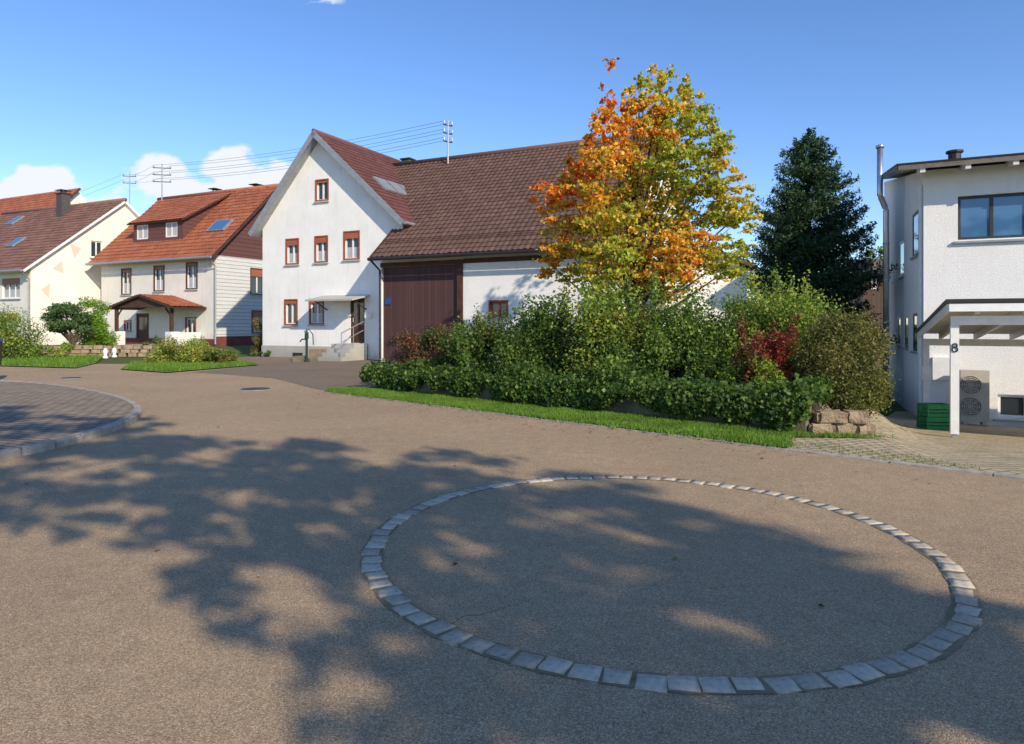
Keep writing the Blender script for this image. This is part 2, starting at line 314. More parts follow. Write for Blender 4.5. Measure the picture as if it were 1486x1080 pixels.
# ------------------------------------------------------------ foliage helpers
def leafmesh(name,pts,size,cols,mat,parent,bias=None,bs=0.0,asp=.62,og=None):
    n=len(pts); size=np.broadcast_to(np.asarray(size,float),(n,))*rng.uniform(.6,1.35,n)
    nr=rng.normal(size=(n,3)); nr/=np.linalg.norm(nr,axis=1)[:,None]
    if bias is not None: nr=nr*(1-bs)+np.asarray(bias)*bs; nr/=np.linalg.norm(nr,axis=1)[:,None]+1e-9
    t=rng.normal(size=(n,3)); a=np.cross(nr,t); a/=np.linalg.norm(a,axis=1)[:,None]+1e-9; b=np.cross(nr,a)
    L=(size/2)[:,None]; Wd=L*asp
    V=np.stack([pts-a*L-nr*L*.2,pts+b*Wd-a*L*.15+nr*L*.12,pts+a*L-nr*L*.25,pts-b*Wd-a*L*.15+nr*L*.12],1).reshape(-1,3)
    o_=WO[parent.name] if parent is not None else Vector(og); V=V-np.array(o_)
    me=D.meshes.new(name); me.vertices.add(4*n); me.vertices.foreach_set('co',V.astype(np.float32).ravel())
    me.loops.add(4*n); me.loops.foreach_set('vertex_index',np.arange(4*n,dtype=np.int32))
    me.polygons.add(n); me.polygons.foreach_set('loop_start',np.arange(0,4*n,4,dtype=np.int32)); me.polygons.foreach_set('loop_total',np.full(n,4,dtype=np.int32))
    me.update(calc_edges=True)
    at_=me.attributes.new('col','FLOAT_COLOR','FACE'); c4=np.ones((n,4),np.float32); c4[:,:3]=np.clip(cols,0,1); at_.data.foreach_set('color',c4.ravel())
    me.materials.append(mat); return link(name,me,o_,parent)
def sample(lobes,n,shell=.45,jt=.11):
    lb=np.array([l[:6] for l in lobes],float); w=(lb[:,3]*lb[:,5]+lb[:,3]*lb[:,4]); w/=w.sum()
    k=rng.choice(len(lb),n,p=w); dr=rng.normal(size=(n,3)); dr/=np.linalg.norm(dr,axis=1)[:,None]
    r=rng.uniform(0,1,n)**shell
    r*=1+.22*np.sin(dr[:,0]*7+k)*np.cos(dr[:,2]*6+k*2)+rng.normal(0,jt,n)
    return lb[k,:3]+dr*r[:,None]*lb[k,3:6],k,dr
def pal(k,n,P,nl,jit=.22,mixf=.4):
    P=np.array(P,float); li=rng.integers(0,len(P),nl); c=P[li[k]]
    sw=rng.random(n)<mixf; c[sw]=P[rng.integers(0,len(P),sw.sum())]
    return c*(1+rng.normal(0,jit,n))[:,None].clip(.45,1.7)
GB_=1.75
def plant(name,label,cat,basep,lobes,n,size,P,group=None,stem=True,shell=.4,part='foliage',mat=None,jit=.28,sr=.03):
    root=thing(name,label,cat,basep,group)
    pts,k,dr=sample(lobes,n,shell,.15); keep=pts[:,2]>basep[2]+.02; pts=pts[keep];k=k[keep];dr=dr[keep]
    leafmesh(part,pts,size,pal(k,len(pts),P,len(lobes),jit)*GB_,mat or m_leaf,root,dr+np.array([0,0,.5]),.35)
    if stem:
        mb=MB(); b=Vector(basep)
        for l in lobes[:40]:
            c=Vector(l[:3]); s=b+Vector((random.uniform(-.15,.15)*l[3],random.uniform(-.15,.15)*l[3],-.05)); m=s.lerp(c,.5)+Vector((random.uniform(-.1,.1),random.uniform(-.1,.1),.05))
            mb.tube([s,m,c,c+Vector((0,0,l[5]*.5))],[sr,sr*.8,sr*.5,sr*.2],5)
        obj('stem',mb,m_bark,root)
    return root
def bushlobes(x0,x1,ytop,Y,dy,zb,n,amp=.25):
    a=at(x0,ytop,Y); b=at(x1,ytop,Y); w=b.x-a.x; h=a.z-zb; L_=[]
    for i in range(n):
        u=random.uniform(-1,1); v=random.uniform(-1,1); r=min(w,h)*random.uniform(.14,.30)
        env=(1-abs(u)**3*.35)*random.uniform(.75,1.06)
        z=zb+random.uniform(.1,1)**.7*(h*env)-r*.9; z=max(z,zb+r*.4)
        L_.append(((a.x+b.x)/2+u*(w/2-r*.6),Y+v*dy,z,r*random.uniform(.9,1.25),r,r*random.uniform(.8,1.2)))
    return L_
# ------------------------------------------------------------ ground
def sst(a,b,x): t=min(1,max(0,(x-a)/(b-a))); return t*t*(3-2*t)
def gz(x,y):
    q=.677*x+.735*y-8.7-.3
    z=-.085*min(max(0,q),13)*sst(-.3,.7,x-(5.1+(y-9)*.45)) if y<60 else 0
    z=z*(1-sst(30,50,y))
    z+=.3*sst(36,40,y)*(1-sst(-4,2,x))
    return z
def axis(segs):
    r=[]
    for a,b,s in segs: r+=list(np.arange(a,b,s))
    return r+[segs[-1][1]]
xs=axis([(-900,-60,60),(-60,-30,3),(-30,24,.6),(24,60,3),(60,900,60)]); ys=axis([(-300,-20,20),(-20,0,2),(0,45,.6),(45,90,3),(90,1500,60)])
mb=MB(); mb.v=[Vector((x,y,gz(x,y)-.03)) for y in ys for x in xs]; nx=len(xs)
mb.f=[[j*nx+i,j*nx+i+1,(j+1)*nx+i+1,(j+1)*nx+i] for j in range(len(ys)-1) for i in range(nx-1)]
tag(obj('ground',mb,m_ground,None,True,(0,0,0)),kind='structure')
def flat(name,pts,z,mat,kind='structure'):
    t=geometry.tessellate_polygon([[Vector((p[0],p[1],0)) for p in pts]]); mb=MB(); mb.v=[Vector((p[0],p[1],z)) for p in pts]; mb.f=[list(q) for q in t]
    o=obj(name,mb,mat,None,False,(0,0,0)); return tag(o,kind=kind)
K0=Vector((-4.3,15.8)); K1=Vector((5.25,7.0)); KD=(K1-K0).normalized()
Kfar=K0+KD*40
C0=Vector((-5.57,29,0)); F0=Fr(C0,dv); F1=Fr(C0+nv*1.0,dv)
D0=(-17.37,40); F2=Fr(D0,dv); F3=Fr((-29.5,41.8),dv)
road=[(-80,-9),(40,-9),(Kfar.x,Kfar.y),(K1.x,K1.y),(K0.x,K0.y),(-3.6,17.3),(-1.5,19.5),(1.5,24.5),(-5.5,29.6),(-12.4,34.0),(-13.4,31.5),(-9.7,26.2),(-11.2,22.1),(-13.6,23.7),(-15.2,27.2),(-16.6,27.2),(-15.6,24.4),(-19,25.5),(-80,48)]
flat('road',road,0,m_asph)
flat('courtyard',[(-4.6,16.4),(-3.7,17.4),(-1.5,19.5),(1.4,24.3),(-5.5,29.5),(-12.3,33.9),(-13.3,31.5),(-9.7,26.0),(-10.6,22.6),(-7,20)],.004,m_asph_shade)  # darker sheet paints in the tree and hedge shade on this asphalt
def patch(name,A,B,C,Dd,nx,ny,z,mat):
    mb=MB()
    for j in range(ny+1):
        for i in range(nx+1):
            u=i/nx;v=j/ny; x=(A[0]*(1-u)+B[0]*u)*(1-v)+(Dd[0]*(1-u)+C[0]*u)*v; y=(A[1]*(1-u)+B[1]*u)*(1-v)+(Dd[1]*(1-u)+C[1]*u)*v
            mb.v.append(Vector((x,y,gz(x,y)+z)))
    mb.f=[[j*(nx+1)+i,j*(nx+1)+i+1,(j+1)*(nx+1)+i+1,(j+1)*(nx+1)+i] for j in range(ny) for i in range(nx)]
    return tag(obj(name,mb,mat,None,True,(0,0,0)),kind='structure')
A=K0+KD*9.8; B=K0+KD*22
patch('driveway',(A.x,A.y),(B.x,B.y),(26,14),(11.8,21),40,40,.012,m_cobble)
W0=Vector((-3.1,16.2)); W1=Vector((4.2,9.75)); WD=(W1-W0).normalized(); WN=Vector((-WD.y,WD.x)); 
if WN.y<0: WN=-WN
WL=(W1-W0).length
tip=K0+KD*10.6
verge=[(K0.x,K0.y),(tip.x,tip.y),(tip.x+.35,tip.y+.9),(5.3,9.4),(W1.x,W1.y-.1),(W1.x-.1,W1.y+.1),(W0.x,W0.y+.1),(-4.4,16.4)]
flat('grass_verge',verge,.035,m_turf)
flat('lawn',[(-9.7,26.2),(-11.2,22.1),(-13.6,23.7),(-15.2,27.2),(-13.4,31.5)],.03,m_turf)
flat('lawn',[(-15.6,24.4),(-16.6,27.2),(-20,33.5),(-60,48),(-80,50),(-80,48),(-19,25.5)],.03,m_turf)
def inpoly(x,y,P):
    c=False; j=len(P)-1
    for i in range(len(P)):
        if (P[i][1]>y)!=(P[j][1]>y) and x<(P[j][0]-P[i][0])*(y-P[i][1])/(P[j][1]-P[i][1])+P[i][0]: c=not c
        j=i
    return c
def grass(name,label,P,n,h,z0,seed,cp):
    r=random.Random(seed); bx=[p[0] for p in P]; by=[p[1] for p in P]; pts=[]
    while len(pts)<n:
        x=r.uniform(max(-30,min(bx)),max(bx)); y=r.uniform(min(by),max(by))
        if inpoly(x+r.gauss(0,.05),y+r.gauss(0,.05),P): pts.append((x,y,z0))
    p=np.array(pts); hh=h*rng.uniform(.5,1.4,n)
    cl=np.array([noise.noise(Vector((a*1.7,b*1.7,0))) for a,b,_ in pts]); hh*=1+.6*cl
    ang=rng.uniform(0,6.28,n); wd=np.stack([np.cos(ang),np.sin(ang),ang*0],1)*(h*.13); ln=rng.normal(0,.4,(n,3))*hh[:,None]; ln[:,2]=hh
    V=np.stack([p-wd,p+wd,p+ln*.6+wd*.7,p+ln],1).reshape(-1,3)
    me=D.meshes.new(name); me.vertices.add(4*n); me.vertices.foreach_set('co',V.astype(np.float32).ravel())
    me.loops.add(4*n); me.loops.foreach_set('vertex_index',np.arange(4*n,dtype=np.int32)); me.polygons.add(n)
    me.polygons.foreach_set('loop_start',np.arange(0,4*n,4,dtype=np.int32)); me.polygons.foreach_set('loop_total',np.full(n,4,dtype=np.int32)); me.update(calc_edges=True)
    a_=me.attributes.new('col','FLOAT_COLOR','FACE'); c=np.array(cp)[rng.integers(0,len(cp),n)]*(1+.35*cl+rng.normal(0,.15,n))[:,None]
    c4=np.ones((n,4),np.float32); c4[:,:3]=np.clip(c,0,1); a_.data.foreach_set('color',c4.ravel()); me.materials.append(m_grass)
    return tag(link(name,me,(0,0,0),None),label,'grass',None,'stuff')
GP=[(.13,.25,.022),(.16,.29,.03),(.21,.30,.05),(.10,.19,.02)]
grass('verge_grass','bright green grass strip between road kerb and ivy covered wall',verge,70000,.048,.03,1,GP)
grass('lawn_grass','small sunlit lawn wedge between path and shaded courtyard',[(-9.8,26.2),(-11.2,22.3),(-13.5,23.8),(-15.1,27.2),(-13.4,31.3)],16000,.09,.03,2,GP)
grass('lawn_grass','long front lawn by the road before the leftmost houses',[(-15.8,24.6),(-16.8,27.2),(-20,33.3),(-40,40),(-32,30.5),(-19,25.7)],22000,.11,.03,3,GP)
wp=[(tip.x-.2,tip.y+.1),(tip.x+1.5,tip.y-1.3),(tip.x+1.7,tip.y-.9),(tip.x+.6,tip.y+.6)]
grass('weed_patch','sparse weeds growing at the edge of the cobbled driveway',wp,900,.03,.01,4,[(.14,.20,.04),(.22,.22,.07)])
mb=MB(); s=0
while s<21:
    l=.98; a=K0+KD*s; b=K0+KD*(s+l-.015); w=Vector((KD.y,-KD.x))*.04; hz=.032+random.uniform(-.008,.006)
    mb.hexa([(a.x-w.x,a.y-w.y,-.1),(b.x-w.x,b.y-w.y,-.1),(b.x+w.x,b.y+w.y,-.1),(a.x+w.x,a.y+w.y,-.1),(a.x-w.x,a.y-w.y,hz),(b.x-w.x,b.y-w.y,hz),(b.x+w.x,b.y+w.y,hz-.01),(a.x+w.x,a.y+w.y,hz-.01)])
    s+=l
tag(obj('kerb',mb,m_kerb,None,False,(0,0,0)),kind='structure')
ctrl=[gp(-60,688),gp(0,667),gp(60,655),gp(110,642),gp(160,627),gp(188,615),gp(202,603),gp(198,594),gp(178,584),gp(145,575),gp(110,568),gp(70,562),gp(20,558),(-16,18.5),(-22,20.5)]
def smoothl(P,it=2):
    for _ in range(it):
        Q=[P[0]]
        for i in range(len(P)-1):
            a=P[i];b=P[i+1]; Q+=[(a[0]*.75+b[0]*.25,a[1]*.75+b[1]*.25),(a[0]*.25+b[0]*.75,a[1]*.25+b[1]*.75)]
        Q.append(P[-1]); P=Q
    return P
isl=smoothl(ctrl,2)
flat('pavement',isl+[(-22,7)],.085,m_paver)
def kerbline(P,w,h):
    mb=MB(); d=[0]
    for i in range(1,len(P)): d.append(d[-1]+math.dist(P[i],P[i-1]))
    def pt(s):
        s=max(0,min(d[-1],s)); i=1
        while i<len(d)-1 and d[i]<s: i+=1
        f=(s-d[i-1])/(d[i]-d[i-1]+1e-9); return Vector((P[i-1][0]*(1-f)+P[i][0]*f,P[i-1][1]*(1-f)+P[i][1]*f))
    s=0
    while s<d[-1]-.3:
        l=.5; segs=4; L_=[];
        for k in range(segs+1):
            c=pt(s+(l-.016)*k/segs); t=(pt(s+(l)*k/segs+.05)-pt(s+l*k/segs-.05)).normalized(); nn=Vector((t.y,-t.x)); L_.append((c+nn*w/2,c-nn*w/2))
        for k in range(segs):
            a,b=L_[k]; c,e=L_[k+1]
            mb.poly([(a.x,a.y,h-.02),(c.x,c.y,h-.02),(c.x*.85+e.x*.15,c.y*.85+e.y*.15,h),(a.x*.85+b.x*.15,a.y*.85+b.y*.15,h)])
            mb.poly([(a.x*.85+b.x*.15,a.y*.85+b.y*.15,h),(c.x*.85+e.x*.15,c.y*.85+e.y*.15,h),(e.x,e.y,h),(b.x,b.y,h)])
            mb.poly([(a.x,a.y,-.05),(c.x,c.y,-.05),(c.x,c.y,h-.02),(a.x,a.y,h-.02)]); mb.poly([(b.x,b.y,-.05),(e.x,e.y,-.05),(e.x,e.y,h),(b.x,b.y,h)])
        for q in (L_[0],L_[-1]):
            a,b=q; mb.poly([(a.x,a.y,-.05),(b.x,b.y,-.05),(b.x,b.y,h),(a.x,a.y,h-.02)])
        s+=l
    return tag(obj('kerb',mb,m_kerb,None,False,(0,0,0)),kind='structure')
kerbline(isl,.13,.105)
# stone ring
cx,cy,ra,rb_=.975,5.06,1.97,2.05
ring_=thing('stone_ring','large circle of pale granite setts set into the asphalt','paving',(cx,cy,0))
var=[]
for q in range(14):
    bm=bmesh.new(); bmesh.ops.create_cube(bm,size=1)
    sx=.150+random.uniform(-.014,.003); sy=.138+random.uniform(-.016,.010)
    for v in bm.verts: v.co=Vector((v.co.x*sx,v.co.y*sy,v.co.z*.1)); v.co.x+=random.uniform(-.004,.003); v.co.y+=random.uniform(-.008,.008)
    bmesh.ops.bevel(bm,geom=bm.edges[:],offset=.009,segments=2,affect='EDGES')
    bmesh.ops.subdivide_edges(bm,edges=[e for e in bm.edges if e.calc_length()>.06],cuts=2,use_grid_fill=True)
    for v in bm.verts: v.co+=noise.noise_vector(v.co*22+Vector((q*5,0,0)))*.005
    me=D.meshes.new('paving_stone'); bm.to_mesh(me); bm.free(); me.materials.append(m_sett[q%4]); me.polygons.foreach_set('use_smooth',[True]*len(me.polygons)); var.append(me)
NS=86
for k in range(NS):
    a=2*math.pi*k/NS+random.uniform(-.003,.003); o=D.objects.new('paving_stone',random.choice(var)); COL.objects.link(o); o.parent=ring_
    e=random.uniform(-.014,.014); o.location=((ra+e)*math.cos(a),(rb_+e)*math.sin(a),-.0415+random.uniform(-.002,.002)); o.rotation_euler=(random.uniform(-.015,.015),random.uniform(-.015,.015),a+math.pi/2+random.uniform(-.05,.05))
mb=MB()
def rp(off,a):
    w=off+.02*noise.noise(Vector((math.cos(a)*14,math.sin(a)*14,off*40))); return (cx+(ra+w)*math.cos(a),cy+(rb_+w)*math.sin(a),.004)
for k in range(180):
    a=2*math.pi*k/180; b=2*math.pi*(k+1)/180; mb.poly([rp(-.072,a),rp(-.072,b),rp(.072,b),rp(.072,a)])
obj('joint_bed',mb,M('joint earth',(.30,.22,.14),(.19,.165,.085),9,.95,.004,80),ring_)
def manhole(px,py,r,label):
    x,y=gp(px,py); t=thing('manhole_cover',label,'manhole cover',(x,y,0)); mb=MB(); mb.tube([(x,y,-.02),(x,y,.010)],r,28); obj('frame',mb,m_galv,t)
    mb=MB(); mb.tube([(x,y,.0),(x,y,.016)],r*.85,28); obj('lid',mb,m_dk,t)
manhole(371,565,.40,'round iron manhole cover in the road before the courtyard')
manhole(103,549,.3,'small round manhole cover in the road beyond the paved island')
# ------------------------------------------------------------ main house
b1=F1.P(-4,4,0); H1=thing('gabled_house','tall white gabled farmhouse with red framed windows joined to the barn','house',b1)
tl,tr_=-7.82,.4; ta=-4.2; za=10.35; ze=6.05
wr=[(459,262,476,291),(416,348,433,383),(458,344,475,380),(500,337,521,376),(414,436,431,471),(450,435,469,470)]
hs_=[F1.rect(r) for r in wr]; dr_=F1.rect((508,433,529,498)); 
outl=[(tl,0),(tr_,0),(tr_,ze+.1),(ta,za-.1),(tl+.05,ze+.35),(tl,ze+.1)]
wall(F1,outl,hs_+[dr_],m_white,H1)
for i,h in enumerate(hs_): window(F1,h,H1,m_wf,m_redw,.24 if i in(1,2,3) else (.14 if i else .12),1,True,None,i in (1,2,3,5))
mb=MB(); mb.poly([F1.P(tl,0,0),F1.P(tl,9,0),F1.P(tl,9,ze),F1.P(tl,0,ze)]); mb.poly([F1.P(a,9,b) for a,b in outl]); obj('side_wall',mb,m_white,H1)
mb=MB(); mb.poly([F1.P(tr_,0,0),F1.P(tr_,9,0),F1.P(tr_,9,ze),F1.P(tr_,0,ze)]); obj('side_wall',mb,m_white,H1)
mb=MB(); F1.box(mb,tl-.03,-1.62,-.04,.0-.002,0,.55); F1.box(mb,-.25,0,-.04,-.002,0,.55); obj('plinth',mb,m_plinth,H1)
for px in (433,466):
    r=F1.rect((px-7,512,px+7,519)); mb=MB(); F1.box(mb,r[0],r[1],-.06,-.041,r[2],r[3]); obj('cellar_vent',mb,m_dk,H1)
for side,te in (('r',tr_+.38),('l',tl-.42)):
    O=F1.P(te,-.45,5.95); Bv=F1.P(ta,-.45,za+.08)-O
    mb=MB(); slab(mb,O,nv,10,Bv,.14,-.005); rf=obj('roof',mb,m_galv,H1)
    tiles('roof_tiles',O,nv,10,Bv,m_tr,rf)
    mb=MB(); slab(mb,O-nv*.05,nv,.045,Bv,.24,.05); obj('verge_board',mb,m_galv,rf)
mb=MB(); mb.tube([F1.P(ta,-.47,za+.11),F1.P(ta,9.6,za+.11)],.11,8); obj('ridge_cap',mb,m_tr,H1,True)
O=F1.P(tr_+.38,-.45,5.95); Bv=F1.P(ta,-.45,za+.08)-O; bu=Bv.normalized(); nn=nv.cross(bu); nn=nn if nn.z>0 else -nn
def skylight(root,O,a,bu,nn,x,y,w,h,name='skylight',gm=None):
    p=O+a*x+bu*y+nn*.05; mb=MB(); mb.hexa([p,p+a*w,p+a*w+bu*h,p+bu*h,p+nn*.09,p+a*w+nn*.09,p+a*w+bu*h+nn*.09,p+bu*h+nn*.09]); s=obj(name,mb,m_galv,root)
    mb=MB(); q=p+nn*.092+a*w*.1+bu*h*.08; a2=a*w*.8; b2=bu*h*.84; mb.hexa([q,q+a2,q+a2+b2,q+b2,q+nn*.01,q+a2+nn*.01,q+a2+b2+nn*.01,q+b2+nn*.01]); obj('pane',mb,gm or m_galv,s)
for x in (1.2,2.2,3.2): skylight(H1,O,nv,bu,nn,x,2.5,.85,1.0,'skylight',m_galv)
mb=MB(); e=F1.P(tr_+.42,-.45,5.93); mb.tube([e,e+nv*1.8],.07,8); obj('gutter',mb,m_galv,H1)
d0,d1,dz0,dz1=dr_
mb=MB(); ring(F1,mb,d0,d1,dz0,dz1,.09,.05,.13); F1.box(mb,d0+.09,d1-.09,.08,.12,dz0+.09,dz0+.8); F1.box(mb,(d0+d1)/2-.05,(d0+d1)/2+.05,.07,.125,dz0+.8,dz1-.09)
dd=obj('door',mb,m_brown,H1); mb=MB(); F1.box(mb,d0+.05,d1-.05,.1,.11,dz0+.8,dz1-.05); obj('pane',mb,m_gl,dd); mb=MB(); mb.tube([F1.P(d0+.14,.05,dz0+.95),F1.P(d0+.14,.05,dz0+1.15)],.02); obj('handle',mb,m_met,dd)
c0,_,_,_=F1.rect((470,425,537,436)); c1=F1.inv(537,430)[0]; zc=F1.inv(505,432)[1]
mb=MB(); O=F1.P(c0,-1.25,zc-.12); slab(mb,O,dv,c1-c0,F1.P(c0,.0,zc+.12)-O,.07); cn=obj('door_canopy',mb,m_plinth,H1)
for t in (c0+.2,c1-.2): mb=MB(); mb.tube([F1.P(t,-.01,zc-.55),F1.P(t,-.95,zc-.12)],.03,6); obj('bracket',mb,m_brown,cn)
n_=4; sh=(dz0-.02)/n_
for k in range(n_): mb=MB(); F1.box(mb,d0-.25,d1+.2,-1.0-.28*(n_-1-k),-.045,k*sh+.001*k,(k+1)*sh); obj('step',mb,m_plinth,H1)
mb=MB(); F1.box(mb,d0-1.5,d0-.26,-1.0,-.045,0,dz0*.62); obj('entrance_planter',mb,m_sand,H1)
mb=MB()
for u in (-1.7,-.9,-.1): mb.tube([F1.P(d1+.1,u,.2+(u+1.7)*.4),F1.P(d1+.1,u,1.2+(u+1.7)*.33)],.02,6)
mb.tube([F1.P(d1+.1,-1.7,1.2),F1.P(d1+.1,-.1,1.73)],.025,6); mb.tube([F1.P(d1+.1,-1.7,.8),F1.P(d1+.1,-.1,1.35)],.018,6); obj('handrail',mb,m_galv,H1)
r=F1.rect((531,455,541,462)); mb=MB(); F1.box(mb,r[0],r[1],-.13,-.002,r[2],r[3]); F1.box(mb,r[0]-.02,r[1]+.02,-.16,0-.002,r[3],r[3]+.03); tag(obj('mailbox',mb,m_wf),'small white letterbox on the wall right of the farmhouse door','letterbox')
pp=at(445,523,28.6); px_,py_=pp.x,pp.y; t=thing('water_pump','dark green iron hand pump in front of the white farmhouse','water pump',(px_,py_,0))
mb=MB(); mb.tube([(px_,py_,0),(px_,py_,.1),(px_,py_,.12),(px_,py_,.95),(px_,py_,1.0),(px_,py_,1.25)],[.12,.11,.055,.055,.09,.08],10); mb.tube([(px_,py_,1.25),(px_,py_,1.33),(px_,py_,1.42)],[.045,.03,.0],8); obj('body',mb,m_pump,t,False)
mb=MB(); mb.tube([(px_,py_,.95),(px_-.2,py_,.95),(px_-.28,py_,.84)],.03,7); obj('spout',mb,m_pump,t)
mb=MB(); mb.tube([(px_-.12,py_,1.27),(px_+.1,py_,1.36),(px_+.26,py_,1.16),(px_+.28,py_,.72)],.022,6); obj('handle',mb,m_pump,t)
mb=MB(); mb.box(px_-.5,px_-.08,py_-.22,py_+.22,0,.25); mb.box(px_-.46,px_-.12,py_-.18,py_+.18,.251,.255); obj('basin',mb,m_conc,t)
# ------------------------------------------------------------ barn
BN=thing('barn','long white barn with brown tiled roof and dark plank doors','barn',F0.P(5,4,0)); SB=10.5; ebz=4.35; rz=9.9; sl=(rz-ebz)/6.6
g=F0.rect((553,386,664,527)); gd=(.04,g[1],.02,g[3]); bw=F0.rect((711,438,736,460)); zt=ebz+.6*sl-.1
wall(F0,[(0,-.1),(SB,-.1),(SB,zt),(0,zt)],[gd,bw],m_white,BN,depth=.25)
window(F0,bw,BN,m_redw,m_redw,0,1,True)
mb=MB(); gl=[(SB,0,-.1),(SB,12,-.1),(SB,12,zt),(SB,6,rz-.1),(SB,0,zt)]; mb.poly([F0.P(*p) for p in gl]); mb.poly([F0.P(-6,12,-.1),F0.P(SB,12,-.1),F0.P(SB,12,zt),F0.P(-6,12,zt)]); obj('side_wall',mb,m_white,BN)
mb=MB(); mb.poly([F0.P(0,0,-.1),F0.P(0,1.0,-.1),F0.P(0,1.0,zt+.8),F0.P(0,0,zt)]); obj('side_wall',mb,m_white,BN)
mid=(gd[0]+gd[1])/2
for a,b in ((gd[0]+.02,mid-.01),(mid+.01,gd[1]-.02)):
    mb=MB(); F0.box(mb,a,b,.1,.16,.04,gd[3]-.02); d_=obj('barn_door',mb,m_door,BN)
    for z in (.7,3.6): mb=MB(); F0.box(mb,a+.05,b-.05,.085,.099,z,z+.1); obj('batten',mb,m_door,d_)
mb=MB(); F0.box(mb,0.0,gd[1]+.28,-.05,-.003,gd[3],gd[3]+.18); F0.box(mb,gd[1],gd[1]+.26,-.05,-.003,0,gd[3]-.002); F0.box(mb,gd[1]+.3,SB,-.05,-.003,gd[3]+.02,gd[3]+.2); obj('door_frame_eave_shade',mb,m_brown,BN)  # lintel and post, plus a dark wall strip standing in for eave shade
O=F0.P(-.1,-.6,ebz); Bv=F0.P(-.1,6,rz)-O; Lb=SB+.5; H_=Bv.length; hc=1.75/6.6*H_
mb=MB(); slab(mb,O,dv,Lb,Bv*(1.65/6.6),.14,-.005); O2=F0.P(-4.6,1.05,ebz+1.65*sl); slab(mb,O2,dv,Lb+4.5,Bv*(4.95/6.6),.14,-.005)
Ob=F0.P(-4.6,12.6,ebz); slab(mb,Ob,dv,Lb+4.5,F0.P(-4.6,6,rz)-Ob,.14,-.005); rf=obj('roof',mb,m_brown,BN)
tiles('roof_tiles',F0.P(-4.6,-.6,ebz),dv,Lb+4.5,Bv,m_tb,rf,.25,.32,lambda x,y:(x>4.5) or (y>hc+.1))
mb=MB(); mb.tube([F0.P(-4.6,6,rz+.05),F0.P(SB+.4,6,rz+.05)],.13,8); obj('ridge_cap',mb,m_tb,rf,True)
mb=MB(); mb.tube([F0.P(-.15,-.68,ebz-.06),F0.P(SB+.4,-.68,ebz-.06)],.075,8); mb.tube([F0.P(-.05,-.65,ebz-.1),F0.P(.03,-.12,ebz-.5),F0.P(.03,-.1,.1)],.045,8); obj('gutter',mb,m_dk,rf)
mb=MB(); slab(mb,O-dv*.03,dv,.045,Bv*(1.7/6.6),.22,.06); obj('verge_board',mb,m_brown,rf)
mb=MB(); q=O+Bv.normalized()*1.0; nn=dv.cross(Bv).normalized(); nn=nn if nn.z>0 else -nn
for z_ in (.12,.2): mb.tube([q+dv*.3+nn*z_,q+dv*(Lb-.3)+nn*z_],.012,5)
k=.3
while k<Lb: mb.tube([q+dv*k,q+dv*k+nn*.22],.012,4); k+=.9
obj('snow_guard',mb,m_brown,rf)
def chimney(fr,t,u,z0,z1,w,mat,root,cap=True):
    mb=MB(); fr.box(mb,t-w/2,t+w/2,u-w/2,u+w/2,z0,z1); c=obj('chimney',mb,mat,root)
    mb=MB(); fr.box(mb,t-w/2-.06,t+w/2+.06,u-w/2-.06,u+w/2+.06,z1+.0,z1+.07); 
    if cap:
        for a in(-1,1): fr.box(mb,t+a*w*.38-.03,t+a*w*.38+.03,u-.03,u+.03,z1+.07,z1+.25)
        fr.box(mb,t-w/2-.08,t+w/2+.08,u-w/2-.08,u+w/2+.08,z1+.25,z1+.29)
    obj('chimney_cap',mb,m_dk,c)
t_,_=F0.inv(592,236,6.6); chimney(F0,t_,6.6,8.9,10.3,.5,m_conc,BN,False)
mb=MB(); r=F0.rect((557,433,565,442)); F0.box(mb,r[0],r[1],.06,.098,r[2],r[3]); tag(obj('number_plate',mb,m_blue),'small blue house plate on the dark barn door','sign')
# ------------------------------------------------------------ house two
H2=thing('dormer_house','white two storey house with orange tiled roof and brown dormer','house',F2.P(-5,4.5,.3))
tl=-10.5; ez=5.75; rz2=10.35; dep=9
wr=[(177,391,190,427),(224,387,238,422),(271,382,286,419),(270,462,284,490),(181,466,190,480)]
hs_=[F2.rect(r) for r in wr]; dd_=F2.rect((197,455,216,497))
dd_=(dd_[0],dd_[1],.32,dd_[3])
wall(F2,[(tl,.1),(0,.1),(0,ez),(tl,ez)],hs_+[dd_],m_grey,H2)
for i,h in enumerate(hs_): window(F2,h,H2,m_wf,m_brown if i<3 else m_redw,.12 if i<3 else 0,1,True,None,i<3)
mb=MB(); F2.box(mb,dd_[0],dd_[1],.08,.12,dd_[2],dd_[3]); dd=obj('door',mb,m_brown,H2); mb=MB(); F2.box(mb,dd_[0]+.25,dd_[1]-.25,.07,.079,dd_[2]+.9,dd_[3]-.25); obj('pane',mb,m_gl,dd)
G2=Fr(F2.P(0,0,0),nv)
sw=[G2.rect((364,391,384,427)),G2.rect((366,452,386,482))]
wall(G2,[(0,.85),(dep,.85),(dep,ez-.1),(0,ez-.1)],sw,m_siding,H2,'side_wall',0,.15)
for h in sw: window(G2,h,H2,m_wf,m_brown,.3,1)
mb=MB(); mb.poly([G2.P(-.05,-.03,ez-.1),G2.P(dep+.05,-.03,ez-.1),G2.P(dep/2,-.03,rz2)]); mb.poly([G2.P(-.05,-.0,ez-.1),G2.P(-.05,-.03,ez-.1),G2.P(dep+.05,-.03,ez-.1),G2.P(dep+.05,0,ez-.1)]); obj('gable_cladding',mb,m_shing,H2)
mb=MB(); G2.box(mb,-.0,dep,-.04,.0,.0,.85); F2.box(mb,tl,0,-.04,-.002,.0,.7);obj('plinth',mb,m_redplinth,H2)
